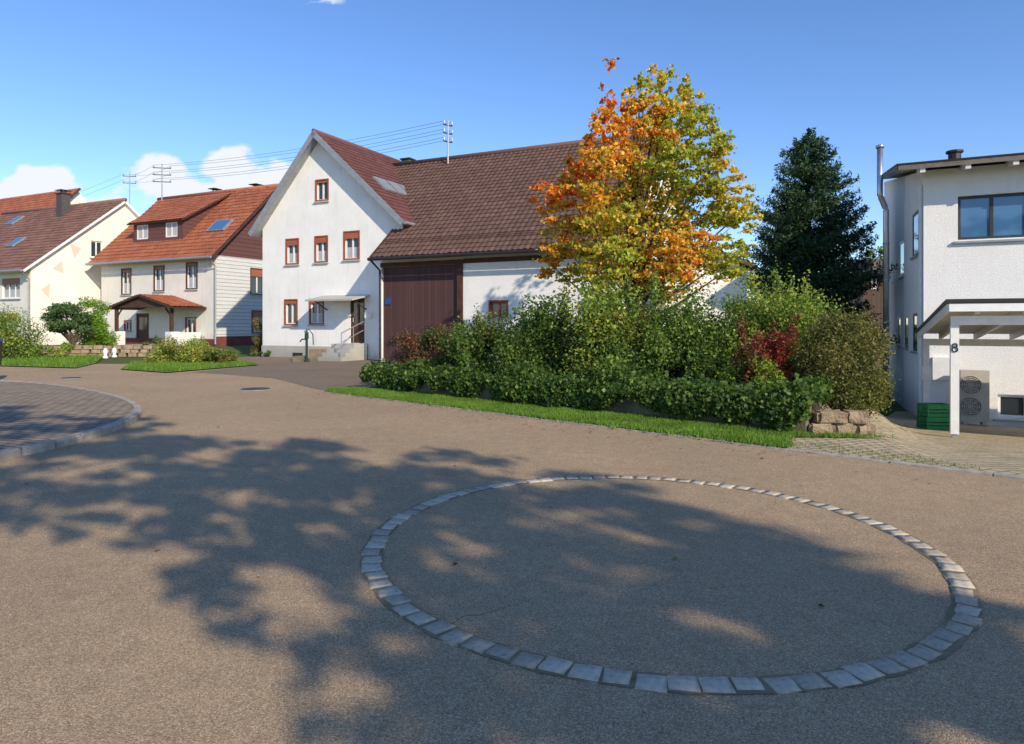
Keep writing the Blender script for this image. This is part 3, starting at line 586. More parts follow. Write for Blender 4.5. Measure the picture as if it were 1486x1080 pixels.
mb=MB(); mb.poly([F2.P(tl,0,.1),F2.P(tl,dep,.1),F2.P(tl,dep,ez),F2.P(tl,dep/2,rz2),F2.P(tl,0,ez)]); mb.poly([F2.P(tl,dep,.1),F2.P(0,dep,.1),F2.P(0,dep,ez),F2.P(tl,dep,ez)]); obj('side_wall',mb,m_cream,H2)
O=F2.P(tl-.5,-.6,ez-.25); Bv=F2.P(tl-.5,dep/2,rz2+.1)-O
mb=MB(); slab(mb,O,dv,10.5+.9,Bv,.16,-.005); Ob=F2.P(tl-.5,dep+.6,ez-.25); slab(mb,Ob,dv,11.4,F2.P(tl-.5,dep/2,rz2+.1)-Ob,.16,-.005); rf=obj('roof',mb,m_brown,H2)
tiles('roof_tiles',O,dv,11.4,Bv,m_to,rf,.3,.36)
mb=MB(); mb.tube([F2.P(tl-.5,dep/2,rz2+.15),F2.P(.4,dep/2,rz2+.15)],.13,8); obj('ridge_cap',mb,m_to,rf,True)
mb=MB(); mb.tube([F2.P(tl-.5,-.68,ez-.3),F2.P(.4,-.68,ez-.3)],.08,8); mb.tube([F2.P(.1,-.65,ez-.35),F2.P(.08,-.1,ez-.8),F2.P(.08,-.1,.4)],.05,8); obj('gutter',mb,m_galv,rf)
bu=Bv.normalized(); nn=dv.cross(bu); nn=nn if nn.z>0 else -nn
def onroof(fr,O,Bv,px,py):
    nn=fr.d.cross(Bv).normalized(); ray=at(px,py,1)-Vector((0,0,CH)); o=Vector((0,0,CH)); k=(O-o).dot(nn)/ray.dot(nn); p=o+ray*k; q=p-O; return q.dot(fr.d),q.dot(Bv.normalized())
x,y=onroof(F2,O,Bv,300,338); skylight(rf,O,dv,bu,nn,x,y,1.5,1.1,'skylight',m_glb)
x0,y0=onroof(F2,O,Bv,194,354); x1,_=onroof(F2,O,Bv,264,350)
p=O+dv*x0+bu*y0; td0=(p-F2.o).dot(F2.d); ud=(p-F2.o).dot(F2.n); td1=td0+(x1-x0); zd=p.z; dh=1.3
FD=Fr(F2.o+F2.n*ud,F2.d)
dw=[(td0+.3,td0+1.4,zd+.25,zd+dh-.12),(td1-1.6,td1-.5,zd+.25,zd+dh-.12)]
do=wall(FD,[(td0,zd-.05),(td1,zd-.05),(td1,zd+dh),(td0,zd+dh)],dw,m_shing,H2,'dormer',0,.12)
for h in dw: 
    mb=MB(); ring(FD,mb,h[0],h[1],h[2],h[3],.08,.02,.08); c_=(h[0]+h[1])/2; FD.box(mb,c_-.04,c_+.04,.025,.075,h[2]+.08,h[3]-.08); w_=obj('dormer_window',mb,m_wf,do)
    mb=MB(); FD.box(mb,h[0]+.02,h[1]-.02,.05,.07,h[2]+.02,h[3]-.02); obj('pane',mb,m_curt,do)
sp2=.62; bk=dh/(.93-sp2)
for tt in(td0,td1): mb=MB(); mb.poly([FD.P(tt,0,zd-.1),FD.P(tt,bk,zd+bk*.93),FD.P(tt,0,zd+dh)]); obj('cheek',mb,m_shing,do)
bk2=min(bk,3.4); Od=FD.P(td0-.3,-.3,zd+dh-.05); Bd=FD.P(td0-.3,bk2+.1,zd+dh+.1+bk2*sp2)-Od; mb=MB(); slab(mb,Od,dv,td1-td0+.6,Bd,.08,-.005); obj('dormer_roof',mb,m_brown,do)
tiles('dormer_tiles',Od,dv,td1-td0+.6,Bd,m_to,do,.3,.36)
t_,_=F2.inv(312,272,dep/2+.8); chimney(F2,t_,dep/2+.8,9,rz2+.35,.5,m_conc,H2)
t_,_=F2.inv(372,268,dep/2+.8); chimney(F2,t_,dep/2+.8,9,rz2+.3,.55,m_conc,H2)
pt0=F2.inv(160,440,-2)[0]; pt1=F2.inv(258,440,-2)[0]; pz=F2.inv(210,446,-2.2)[1]; pa=(pt0+pt1)/2
PR=thing('porch','small tiled entrance porch on dark timber posts and white piers','porch',F2.P(pa,-1.2,.3))
for te in (pt0,pt1):
    O=F2.P(te,-2.3,pz); Bp=F2.P(pa,-2.3,pz+.75)-O; mb=MB(); slab(mb,O,nv,2.25,Bp,.1,-.005); q=obj('porch_roof',mb,m_brown,PR); tiles('porch_tiles',O,nv,2.25,Bp,m_to,q,.3,.34)
mb=MB(); mb.prism([F2.P(pt0+.3,-2.1,pz),F2.P(pt1-.3,-2.1,pz),F2.P(pa,-2.1,pz+.6)],nv*.06); obj('porch_gable',mb,m_brown,PR)
for te in (pt0+.55,pt1-.55):
    mb=MB(); F2.box(mb,te-.08,te+.08,-2.05,-1.89,1.15,pz-.02); mb.tube([F2.P(te,-1.97,pz-.6),F2.P(te+(.5 if te<pa else -.5),-1.97,pz-.05)],.05,5); obj('post',mb,m_brown,PR)
    mb=MB(); F2.box(mb,te-.25,te+.25,-2.2,-1.6,.2,1.149); obj('pier',mb,m_white,PR)
mb=MB(); F2.box(mb,pt1-.55-.2,pt1-.55+.02,-1.598,-.05,.2,1.1); obj('porch_wall',mb,m_white,PR)
mb=MB(); F2.box(mb,pt0+.5,pt1-.8,-1.9,-.05,.2,.34); obj('porch_floor',mb,m_plinth,PR)
mb=MB(); F2.box(mb,pt1-1.6,pt1-.9,-1.9,-1.3,.345,.75); tag(obj('planter',mb,m_terra),'terracotta planter under the tiled porch','planter')
# ------------------------------------------------------------ house one
H0=thing('side_house','cream house at left with brown tiled roof and painted triangles on its gable','house',F3.P(-5,5,0)); dep=11.9; ez=5.15; rz1=10.0
wr=[(3,404,29,433),(2,455,25,490)]; hs_=[F3.rect(r) for r in wr]
wall(F3,[(-14,0),(0,0),(0,ez),(-14,ez)],hs_,m_grey,H0)
for h in hs_: window(F3,h,H0,m_wf,None,.3,2,True,None,True)
G3=Fr(F3.P(0,0,0),nv); gw=[G3.rect((132,350,149,374))]
wall(G3,[(0,0),(dep,0),(dep,ez),(dep/2,rz1),(0,ez)],gw,m_cream,H0,'gable_wall',0,.15)
window(G3,gw[0],H0,m_wf,None,0,1)
mb=MB(); mb.poly([F3.P(-14,0,0),F3.P(-14,dep,0),F3.P(-14,dep,ez),F3.P(-14,dep/2,rz1),F3.P(-14,0,ez)]); mb.poly([F3.P(-14,dep,0),F3.P(0,dep,0),F3.P(0,dep,ez),F3.P(-14,dep,ez)]); obj('side_wall',mb,m_cream,H0)
for tri in ([(76,390),(90,378),(92,397)],[(102,354),(118,360),(108,375)],[(60,420),(73,411),(71,433)]):
    P3=[]
    for a,b in tri: t,z=G3.inv(a,b,-.01); P3.append(G3.P(t,-.012,z))
    mb=MB(); mb.prism(P3,G3.n*.01); obj('painted_triangle',mb,m_pink,H0)
O=F3.P(-14.4,-.6,ez-.3); Bv=F3.P(-14.4,dep/2,rz1+.12)-O; Ob=F3.P(-14.4,dep+.6,ez-.3)
mb=MB(); slab(mb,O,dv,14.7,Bv,.14,-.005); slab(mb,Ob,dv,14.7,F3.P(-14.4,dep/2,rz1+.12)-Ob,.14,-.005); rf=obj('roof',mb,m_wf,H0)
tiles('roof_tiles',O,dv,14.7,Bv,m_t1,rf,.3,.36)
mb=MB(); mb.tube([F3.P(-14.4,dep/2,rz1+.16),F3.P(.3,dep/2,rz1+.16)],.13,8); obj('ridge_cap',mb,m_t1,rf,True)
mb=MB(); mb.tube([F3.P(-14.4,-.68,ez-.33),F3.P(.3,-.68,ez-.33)],.08,8); mb.tube([F3.P(.05,-.6,ez-.35),F3.P(0,-.1,ez-.8),F3.P(0,-.1,.1)],.05,8); obj('gutter',mb,m_galv,rf)
bu=Bv.normalized(); nn=dv.cross(bu); nn=nn if nn.z>0 else -nn
for (px,py) in ((8,328),(8,360)):
    x,y=onroof(F3,O,Bv,px,py); skylight(rf,O,dv,bu,nn,x,y,.9,1.1,'skylight',m_glb)
x,y=onroof(F3,O,Bv,92,312); p=O+dv*x+bu*y; t_=(p-F3.o).dot(dv); u_=(p-F3.o).dot(nv); chimney(F3,t_,u_,p.z-.4,p.z+1.45,.62,M('slate',(.06,.055,.055),(.1,.09,.085),12),H0)
FX=Fr((-44.2,61.5),dv); HB=thing('far_house','orange tiled roof of a house behind the leftmost house','house',FX.P(-8,5,0))
O=FX.P(-20,-.5,8.9); Bv=FX.P(-20,5,14.7)-O; mb=MB(); FX.box(mb,-20,0,0,10,0,9.1); mb.prism([FX.P(-.02,0,9.1),FX.P(-.02,10,9.1),FX.P(-.02,5,14.5)],-dv*19.9); obj('wall',mb,m_cream,HB)
mb=MB(); slab(mb,O,dv,20.4,Bv,.15,-.005); rf=obj('roof',mb,m_brown,HB); tiles('roof_tiles',O,dv,20.4,Bv,m_to,rf,.34,.42)
# ------------------------------------------------------------ right house
cr=Vector((11.16,18.5,0)); FRt=Fr(cr,dv); RH=thing('modern_house','bright white modern house with blue tinted window at the right edge','house',FRt.P(5,5,-1.2))
zf=5.75; zb_=7.35; dep=10
def rz_(u): return zf+(zb_-zf)*u/dep
uw=FRt.rect((1390,280,1545,345)); 
lw=FRt.rect((1448,573,1492,607))
wall(FRt,[(0,-1.7),(9,-1.7),(9,zf),(0,zf)],[uw,lw],m_new,RH)
window(FRt,uw,RH,m_af,None,0,2,True,m_glb,False)
window(FRt,lw,RH,m_wf,None,0,0,True)
GR=Fr(cr,(.395,.9187))
sw=[GR.rect(r) for r in ((1324,308,1333,372),(1305,350,1312,401),(1325,455,1331,510),(1313,458,1318,505),(1303,460,1307,500))]
wall(GR,[(0,-1.7),(dep,-1.7),(dep,zb_),(0,zf)],sw,m_new,RH,'side_wall',0,.06,-1)
for h in sw:
    mb=MB(); ring(GR,mb,h[0]+.002,h[1]-.002,h[2]+.002,h[3]-.002,.08,-.03,-.004); w_=obj('window',mb,m_af,RH); mb=MB(); GR.box(mb,h[0]+.01,h[1]-.01,-.028,-.018,h[2]+.01,h[3]-.01); obj('pane',mb,m_gl,w_)
    mb=MB(); GR.box(mb,h[0]-.05,h[1]+.05,.001,.07,h[2]-.06,h[2]-.01); obj('sill',mb,m_galv,w_)
bl=GR.P(dep,0,0)
mb=MB(); mb.poly([FRt.P(9,0,-1.7),FRt.P(9,dep,-1.7),FRt.P(9,dep,zb_),FRt.P(9,0,zf)]); mb.poly([bl+Vector((0,0,-1.7)),FRt.P(9,dep,-1.7),FRt.P(9,dep,zb_),bl+Vector((0,0,zb_))]); obj('back_wall',mb,m_new,RH)
O=FRt.P(-.65,-.8,rz_(-.8)+.02); Bv=FRt.P(-.65,dep-.2,rz_(dep-.2)+.02)-O
mb=MB(); slab(mb,O,dv,11,Bv,.05,.14); rf=obj('roof',mb,m_soff,RH)
mb=MB(); slab(mb,O-dv*.04-Bv.normalized()*.04,dv,11.08,Bv*1.01,.05,.195); obj('roof_cover',mb,m_dk,rf)
mb=MB(); slab(mb,O-dv*.03,dv,.03,Bv,.12,.14);slab(mb,O-Bv.normalized()*.03,dv,11,Bv.normalized()*.03,.12,.14); obj('fascia',mb,M('brown grey board',(.24,.20,.16),(.17,.14,.11),5),rf)
mb=MB(); k=.5
while k<9: slab(mb,O+dv*(k),dv,.12,Bv.normalized()*1.0,.17,.085); k+=1.0
obj('rafter',mb,m_wf,rf)
mb=MB(); q=FRt.P(.9,1.5,rz_(1.5)+.18); mb.tube([q,q+Vector((0,0,.3))],.16,10); mb.tube([q+Vector((0,0,.3)),q+Vector((0,0,.36))],.22,10); obj('roof_vent',mb,m_dk,rf)
f1=at(1277,215,22.4); f2=at(1277,283,22.4); f3=at(1286,305,22.4)
fp=[f1,Vector((f1.x,22.4,f2.z+.12)),Vector((f1.x,22.4,f2.z)),Vector((f1.x+.03,22.4,f2.z-.08)),Vector((f3.x-.03,22.4,f3.z+.08)),Vector((f3.x,22.4,f3.z)),Vector((f3.x,22.4,f3.z-.12)),Vector((f3.x,22.4,-1.2))]
mb=MB(); mb.tube(fp,.09,14); mb.tube([f1,f1+Vector((0,0,.08)),f1+Vector((0,0,.12))],[.13,.13,.02],14)
for z in (4.2,3.0,1.6,.2): mb.tube([Vector((f3.x,22.4,z)),Vector((f3.x,22.4,z+.06))],.105,14)
obj('flue',mb,m_met,RH,True)
mb=MB(); a=FRt.P(-.06,.12,5.4); mb.tube([a,FRt.P(-.06,.12,-1.3)],.045,8); obj('downpipe',mb,m_wf,RH)
a=FRt.inv(1394,600,-.7); b=FRt.inv(1436,600,-.7); zg=gz(*FRt.P(a[0],-.7,0).xy)+.01; HP=thing('heat_pump','beige heat pump with two stacked fans against the white house wall','heat pump',FRt.P((a[0]+b[0])/2,-.5,zg))
zt_=FRt.inv(1415,538,-.7)[1]
mb=MB(); FRt.box(mb,a[0],b[0],-.7,-.3,zg+.08,zt_); FRt.box(mb,a[0]+.05,a[0]+.15,-.68,-.32,zg,zg+.079); FRt.box(mb,b[0]-.15,b[0]-.05,-.68,-.32,zg,zg+.079); obj('casing',mb,m_ac,HP)
for f in (.3,.72):
    c=FRt.P(a[0]+(b[0]-a[0])*.34,-.7,zg+.08+(zt_-zg-.08)*f); rad=(zt_-zg)*.17
    mb=MB(); mb.tube([c-nv*.005,c-nv*.03],rad,24); fo=obj('fan_grille',mb,m_acd,HP)
    mb=MB()
    for r_ in (.2,.4,.6,.8,1.0):
        mb.tube([c-nv*.045+(dv*math.cos(w)+Vector((0,0,1))*math.sin(w))*rad*r_ for w in np.linspace(0,2*math.pi,25)],.012,5)
    for w in np.linspace(0,math.pi,5)[:-1]: v=(dv*math.cos(w)+Vector((0,0,1))*math.sin(w))*rad; mb.tube([c-nv*.04-v,c-nv*.04+v],.01,4)
    obj('guard_ring',mb,m_ac,fo)
mb=MB(); FRt.box(mb,.2,.6,-.12,-.003,.1,.7); tag(obj('meter_box',mb,m_wf),'small white meter box on the wall behind the carport','meter box')
CA=Vector((at(1385,600,12.3).x,12.3,0)); FC=Fr(CA,dv); CP=thing('carport','white timber carport with dark roof edge and number eight post','carport',FC.P(2.5,2,-.6))
zt0,zt1=1.92,1.42; LC=12.5; DC=4.6  # roof lengthened out of view so its shadow covers the lower house wall
def cz(u): return zt0+(zt1-zt0)*u/DC
O=FC.P(-.12,-.3,cz(-.3)); Bv=FC.P(-.12,DC+.3,cz(DC+.3))-O
mb=MB(); slab(mb,O,dv,LC,Bv,.03,.0); rf=obj('roof',mb,m_soff,CP)
mb=MB(); slab(mb,O-dv*.05-Bv.normalized()*.05,dv,LC+.1,Bv*1.02,.07,.078); obj('roof_cover',mb,m_dk,rf)
mb=MB(); slab(mb,O-dv*.03,dv,.028,Bv,.16,0);slab(mb,O-Bv.normalized()*.03,dv,LC,Bv.normalized()*.028,.14,0); obj('fascia',mb,m_wf,rf)
mb=MB(); k=.4
while k<LC: slab(mb,O+dv*k+Bv.normalized()*.05,dv,.07,Bv*.97,.13,-.032); k+=.7
obj('rafter',mb,m_wf,rf)
for u in (0,DC):
    mb=MB(); FC.box(mb,-.06,LC-.2,u-.06,u+.06,cz(u)-.34,cz(u)-.18); obj('beam',mb,m_wf,CP)
for (t,u) in ((0,0),(0,DC),(5.6,0),(6.2,DC),(LC-.4,0),(LC-.4,DC)):
    p=FC.P(t,u,0); zg=gz(p.x,p.y); mb=MB(); FC.box(mb,t-.065,t+.065,u-.065,u+.065,zg+.08,cz(u)-.342); ps=obj('post',mb,m_wf,CP)
    mb=MB(); FC.box(mb,t-.04,t+.04,u-.04,u+.04,zg-.05,zg+.079); obj('post_foot',mb,m_galv,ps)
    if (t,u)==(0,0):
        c=FC.P(0,-.07,at(1385,504,12.3).z); mb=MB()
        for z,r_ in ((.032,.034),(-.038,.042)): mb.tube([c+Vector((0,0,z))+(dv*math.cos(w)+Vector((0,0,1))*math.sin(w))*r_-nv*.006 for w in np.linspace(0,2*math.pi,21)],.011,5)
        obj('house_number',mb,m_dk,ps)
    if (t,u)==(0,DC):
        mb=MB(); FC.box(mb,t-.1,t+.1,u-.14,u-.07,.25,.6); obj('junction_box',mb,m_wf,ps)
def crate(px,Y,k,label):
    x=at(px,500,Y).x; z=gz(x,Y)+.03+k*.27; t=thing('crate',label,'crate',(x,Y,z),None); w,d,h=.27,.19,.25; mb=MB()
    mb.box(x-w,x+w,Y-d,Y+d,z,z+.02)
    for zz in (.022,.09,.16,.21):
        mb.box(x-w,x+w,Y-d,Y-d+.02,z+zz,z+zz+.048); mb.box(x-w,x+w,Y+d-.02,Y+d,z+zz,z+zz+.048); mb.box(x-w,x-w+.02,Y-d+.021,Y+d-.021,z+zz,z+zz+.048); mb.box(x+w-.02,x+w,Y-d+.021,Y+d-.021,z+zz,z+zz+.048)
    obj('slatted_box',mb,m_green,t)
    mb=MB()
    for a in(-1,1):
        for b in (-1,1): mb.box(x+a*w-.028*(a>0)-.002,x+a*w+.028*(a<0)+.002,Y+b*d-.028*(b>0)-.002,Y+b*d+.028*(b<0)+.002,z+.001,z+h)
    obj('corner_post',mb,m_green,t)
crate(1356,14.6,0,'green plastic crate standing on the cobbles, bottom of the stack'); crate(1357,14.6,1,'green plastic crate on top of another green crate')
# ------------------------------------------------------------ back buildings right
FG=Fr((5.6,23.5),(1,-.1)); GB=thing('garage','low white outbuilding with dark roof edge behind the shrubs','garage',FG.P(1,2,0))
ag=FG.inv(1022,358); eg=FG.inv(1097,386)
wall(FG,[(ag[0]*2-eg[0]+.3,0),(eg[0]-.3,0),(eg[0]-.3,eg[1]-.1),(ag[0],ag[1]-.12),(ag[0]*2-eg[0]+.3,eg[1]-.1)],[],m_white,GB)
mb=MB(); FG.box(mb,ag[0]*2-eg[0]+.31,eg[0]-.31,.01,4,0,eg[1]-.15); obj('side_wall',mb,m_white,GB)
for te in (eg[0],ag[0]*2-eg[0]):
    O=FG.P(te,-.3,eg[1]); Bv=FG.P(ag[0],-.3,ag[1])-O; mb=MB(); slab(mb,O,FG.n,4.6,Bv,.12,-.005); q=obj('roof',mb,m_brown,GB); tiles('roof_tiles',O,FG.n,4.6,Bv,m_tb,q)
FS=Fr((17.0,33),(1,-.2)); SHD=thing('brown_house','narrow view of a brown boarded house behind the conifer','house',FS.P(2,2,0))
mb=MB(); FS.box(mb,-.1,3.5,0,4,-1,4.1); obj('wall',mb,m_shed,SHD); O=FS.P(-.4,-.4,4.0); Bv=FS.P(-.4,2,4.9)-O; mb=MB(); slab(mb,O,FS.d,4.2,Bv,.12,0); q=obj('roof',mb,m_dk,SHD)
h=FS.rect((1264,400,1272,420)); mb=MB(); ring(FS,mb,*h,.07,-.04,-.003); w_=obj('window',mb,m_wf,SHD); mb=MB(); FS.box(mb,h[0]+.02,h[1]-.02,-.02,-.01,h[2]+.02,h[3]-.02); obj('pane',mb,m_gl,w_)
c=at(1268,385,32); DS=thing('satellite_dish','small dark satellite dish seen between conifer and white house','satellite dish',c)
mb=MB(); n_=16
for j in range(5):
    r_=j/4*.3
    for i in range(n_): w=2*math.pi*i/n_; mb.v.append(c+Vector((r_*math.cos(w),-.3+(r_*r_)*-.5+.1,r_*math.sin(w))))
for j in range(4):
    for i in range(n_): mb.f.append([j*n_+i,j*n_+(i+1)%n_,(j+1)*n_+(i+1)%n_,(j+1)*n_+i])
obj('reflector',mb,m_acd,DS,True); mb=MB(); mb.tube([c+Vector((0,-.2,0)),c+Vector((0,.9,0)),c+Vector((0,.9,-1.2))],.03,6); obj('bracket',mb,m_acd,DS)
# ------------------------------------------------------------ masts and cables
def mast(px,ptop,pbot,Y,label,arms,aw=.8,dirv=nv):
    top=at(px,ptop,Y); bot=at(px,pbot,Y); bot.x=top.x; bot.z-=1.0; t=thing('roof_mast',label,'power mast',bot); mb=MB(); mb.tube([bot,top],[.05,.035],8); obj('pole',mb,m_galv,t)
    E=[]
    for z in arms:
        c=Vector((top.x,top.y,at(px,z,Y).z)); mb=MB(); mb.tube([c-dirv*aw/2,c+dirv*aw/2],.03,6); ar=obj('crossarm',mb,m_dk,t)
        for s in (-1,1):
            e=c+dirv*s*aw*.46; mb=MB(); mb.tube([e,e+Vector((0,0,.06)),e+Vector((0,0,.1)),e+Vector((0,0,.2))],[.025,.06,.05,.04],8); obj('insulator',mb,m_galv,ar); E.append(e+Vector((0,0,.18)))
    return E
A1=mast(650,175,240,34.0,'tall mast with crossarms standing on the barn ridge',(182,194,206),.5,Vector((.8,.6,0)))
A2=mast(235,238,298,48.5,'wide armed mast at the left end of the orange roof',(244,254,264),1.2,Vector((1,.2,0)).normalized())
A3=mast(188,249,300,62,'thin distant mast behind the brown roofed house',(256,266),1.1,Vector((1,.2,0)).normalized())
def cable(a,b,sag,lab,grp,r=.009):
    pts=[a.lerp(b,k/24)-Vector((0,0,sag*4*(k/24)*(1-k/24))) for k in range(25)]; mb=MB(); mb.tube(pts,r,4,False); tag(obj('power_cable',mb,m_wire),lab,'cable',grp)
for a,b in zip(A1,A2): cable(a,b,.35,'thin dark power cable strung between the barn mast and the orange roof mast','cables between the barn mast and orange roof mast')
for a,b in zip(A2[:4],A3): cable(a,b,.3,'thin power cable from the orange roof mast to the distant mast','cables to the distant mast')
for i,a in enumerate(A3[:2]): cable(a,at(-60,330+i*10,75),.5,'thin power cable running left from the distant mast','cables leaving at left')
# ------------------------------------------------------------ retaining wall + ivy + bed
mb=MB(); n_=24
for k in range(n_):
    a=W0+WD*(WL*k/n_); b=W0+WD*(WL*(k+1)/n_-.002); c=b+WN*.25; e=a+WN*.25; h=.46
    mb.hexa([(a.x,a.y,-.1),(b.x,b.y,-.1),(c.x,c.y,-.1),(e.x,e.y,-.1),(a.x,a.y,h),(b.x,b.y,h),(c.x,c.y,h),(e.x,e.y,h)])
tag(obj('retaining_wall',mb,m_conc),'low weathered concrete wall half covered by hanging ivy','wall')
bed=[W0+WN*.25,W1+WN*.25-WD*.05,W1+WN*.8-WD*.05,W1+WN*3.2-WD*1.3,W1+WN*5.5-WD*2.5,W0+WN*6.5,W0+WN*.25-WD*.3]
mb=MB(); mb.prism([(p.x,p.y,-.1) for p in bed],(0,0,.52)); tag(obj('planting_bed',mb,m_soil),kind='structure')
n=42000; s=rng.uniform(-.6,WL+.07,n); th_=np.array([noise.noise(Vector((q*.8,3,0)))+.7*noise.noise(Vector((q*2.7,9,0))) for q in s]); th2=np.array([noise.noise(Vector((q*1.3,31,0)))+.6*noise.noise(Vector((q*4.1,19,0))) for q in s])
hang=np.clip(.36+.45*th_,.13,.55); f=rng.uniform(0,1,n); front=rng.random(n)<.5
topz=np.clip(.16+.34*th2,.03,.5)
z=np.where(front,.53-f**1.1*hang,.46+rng.uniform(0,1,n)*topz); off=np.where(front,-.03-.18*np.sin(f*2.6)*np.clip(.6+th2,.2,1.3)-rng.uniform(0,.06,n),-.1+f*1.3)
P_=np.stack([W0.x+WD.x*s+WN.x*off,W0.y+WD.y*s+WN.y*off,z],1)+rng.normal(0,.03,(n,3)); P_[:,2]=P_[:,2].clip(.03,2)
iv=thing('ivy','dark glossy ivy hanging over the low concrete wall','ivy',(W0.x,W0.y,0)); IV=[(.055,.11,.018),(.075,.145,.025),(.11,.19,.035),(.035,.075,.016),(.17,.23,.055)]
leafmesh('foliage',P_,.075,np.array(IV)[rng.integers(0,5,n)]*rng.uniform(.7,1.45,(n,1)),m_leaf,iv,np.array([-WN.x,-WN.y,.6]),.35,.85)
def rock(c,sx,sy,sz,rot,seed):
    bm=bmesh.new(); bmesh.ops.create_cube(bm,size=1); bmesh.ops.bevel(bm,geom=bm.edges[:],offset=.12,segments=2,affect='EDGES'); bmesh.ops.subdivide_edges(bm,edges=bm.edges[:],cuts=1,use_grid_fill=True)
    me=D.meshes.new('stone_block')
    cs,sn=math.cos(rot),math.sin(rot)
    for v in bm.verts:
        v.co+=noise.noise_vector(v.co*2.2+Vector((seed*3.1,0,0)))*.12; x,y=v.co.x*sx,v.co.y*sy; v.co=Vector((x*cs-y*sn,x*sn+y*cs,v.co.z*sz+sz/2))
    bm.to_mesh(me); bm.free(); me.materials.append(m_sand); o=D.objects.new('stone_block',me); COL.objects.link(o); o.location=c; return o
labs=['broad sandstone block at the left bottom of the short stone wall','sandstone block in the bottom row, middle of the short stone wall','sandstone block at the right bottom of the short stone wall','wide sandstone block in the upper row beside the concrete wall','smaller sandstone block at the right of the upper row']
for i,(px,py,w,zb) in enumerate(((1190,632,.34,0),(1222,632,.30,0),(1250,632,.26,0),(1204,618,.42,.17),(1240,617,.32,.17))):
    Y=9.85; x=at(px,py,Y).x; o=rock((x,Y,zb+.0),w,.36,.175,random.uniform(-.1,.05)-.1,i); tag(o,labs[i],'stone')
# ------------------------------------------------------------ shrubs behind the wall
DG=[(.04,.075,.015),(.055,.10,.02),(.08,.125,.025),(.04,.07,.016)]; MG=[(.07,.115,.02),(.10,.15,.028),(.13,.18,.035),(.06,.09,.02)]; LG=[(.17,.22,.03),(.21,.25,.04),(.13,.18,.03),(.23,.24,.05)]
RB=[(.11,.05,.028),(.07,.07,.022),(.13,.05,.03),(.07,.09,.022)]; RD=[(.15,.02,.018),(.12,.02,.018),(.19,.035,.03),(.09,.07,.02)]; OL=[(.085,.095,.022),(.105,.115,.03),(.065,.075,.018),(.14,.12,.04)]
shr=[('barberry_bush','low dark reddish bush at the left end of the hedge by the barn door',572,675,458,17.0,.8,18,10000,.065,RB),
('leafy_shrub','dark green shrub right of the reddish bush, in front of the barn window',640,752,456,16.0,.9,26,14000,.07,DG+[(.12,.13,.03)]),
('leafy_shrub','mid green shrub with upright shoots below the left side of the maple',715,850,424,15.0,.9,32,18000,.07,MG+DG),
('leafy_shrub','tall full green shrub directly below the maple crown',812,968,398,14.2,1.0,38,25000,.07,MG+LG[:1]+[(.16,.13,.03)]),
('leafy_shrub','dark green shrub between the maple and the light green shrub',925,1085,410,13.4,.9,38,24000,.065,MG+DG[:2]+LG[2:3]),
('upright_shrub','tall yellow green shrub with arching shoots left of the clipped olive bush',1048,1196,392,12.8,.8,42,27000,.055,LG+MG[:2]),
('leafy_shrub','low dark shrub behind the ivy under the second green shrub',665,870,482,14.4,.6,26,12000,.065,DG+MG),
('leafy_shrub','low dark shrub behind the ivy under the tallest green shrub',845,1075,476,12.8,.6,30,14000,.065,DG+MG),
('leafy_shrub','low green shrub behind the ivy beside the round olive bush',1050,1185,505,11.3,.4,18,8000,.055,MG+LG[:1]),
('red_shrub','loose dark red autumn shrub in front of the yellow green shrub',1066,1156,470,11.3,.35,26,8500,.05,RD),
('round_bush','rounded olive green bush at the right end of the hedge',1160,1288,452,10.9,.6,26,27000,.042,OL)]
for nm,lb,x0,x1,yt,Y,dy,nl,nf,sz,P in shr:
    zb=.42 if x0<1150 else .05; lob=bushlobes(x0,x1,yt,Y,dy,zb,nl)
    if nm=='round_bush':
        a=at(x0,yt,Y);b=at(x1,yt,Y); c=(a.x+b.x)/2; rx=(b.x-a.x)/2; hz_=(a.z-zb)/2; lob=[(c,Y,zb+hz_,rx*.88,rx*.9,hz_*.94)]
        for i in range(24):
            v=Vector((random.gauss(0,1),random.gauss(0,1),random.gauss(0,1))).normalized(); lob.append((c+v.x*rx*.70,Y+v.y*rx*.70,zb+hz_+v.z*hz_*.73,.28,.28,.28))
    if nm in('upright_shrub','leafy_shrub','red_shrub') and yt<475:
        a=at(x0,yt,Y);b=at(x1,yt,Y)
        for i in range(24 if nm=='upright_shrub' else 14):
            x=random.uniform(a.x+.15,b.x-.15); zt=a.z+random.uniform(-.6,.16); h=random.uniform(.25,.5); lob.append((x,Y+random.uniform(-dy,dy),zt-h*.8,.11,.11,h))
    bp=((at(x0,yt,Y).x+at(x1,yt,Y).x)/2,Y,zb)
    plant(nm,lb,'bush' if 'bush' in nm else 'shrub',bp,lob,nf,sz,P,sr=.014,shell=.5 if nm!='round_bush' else .22)
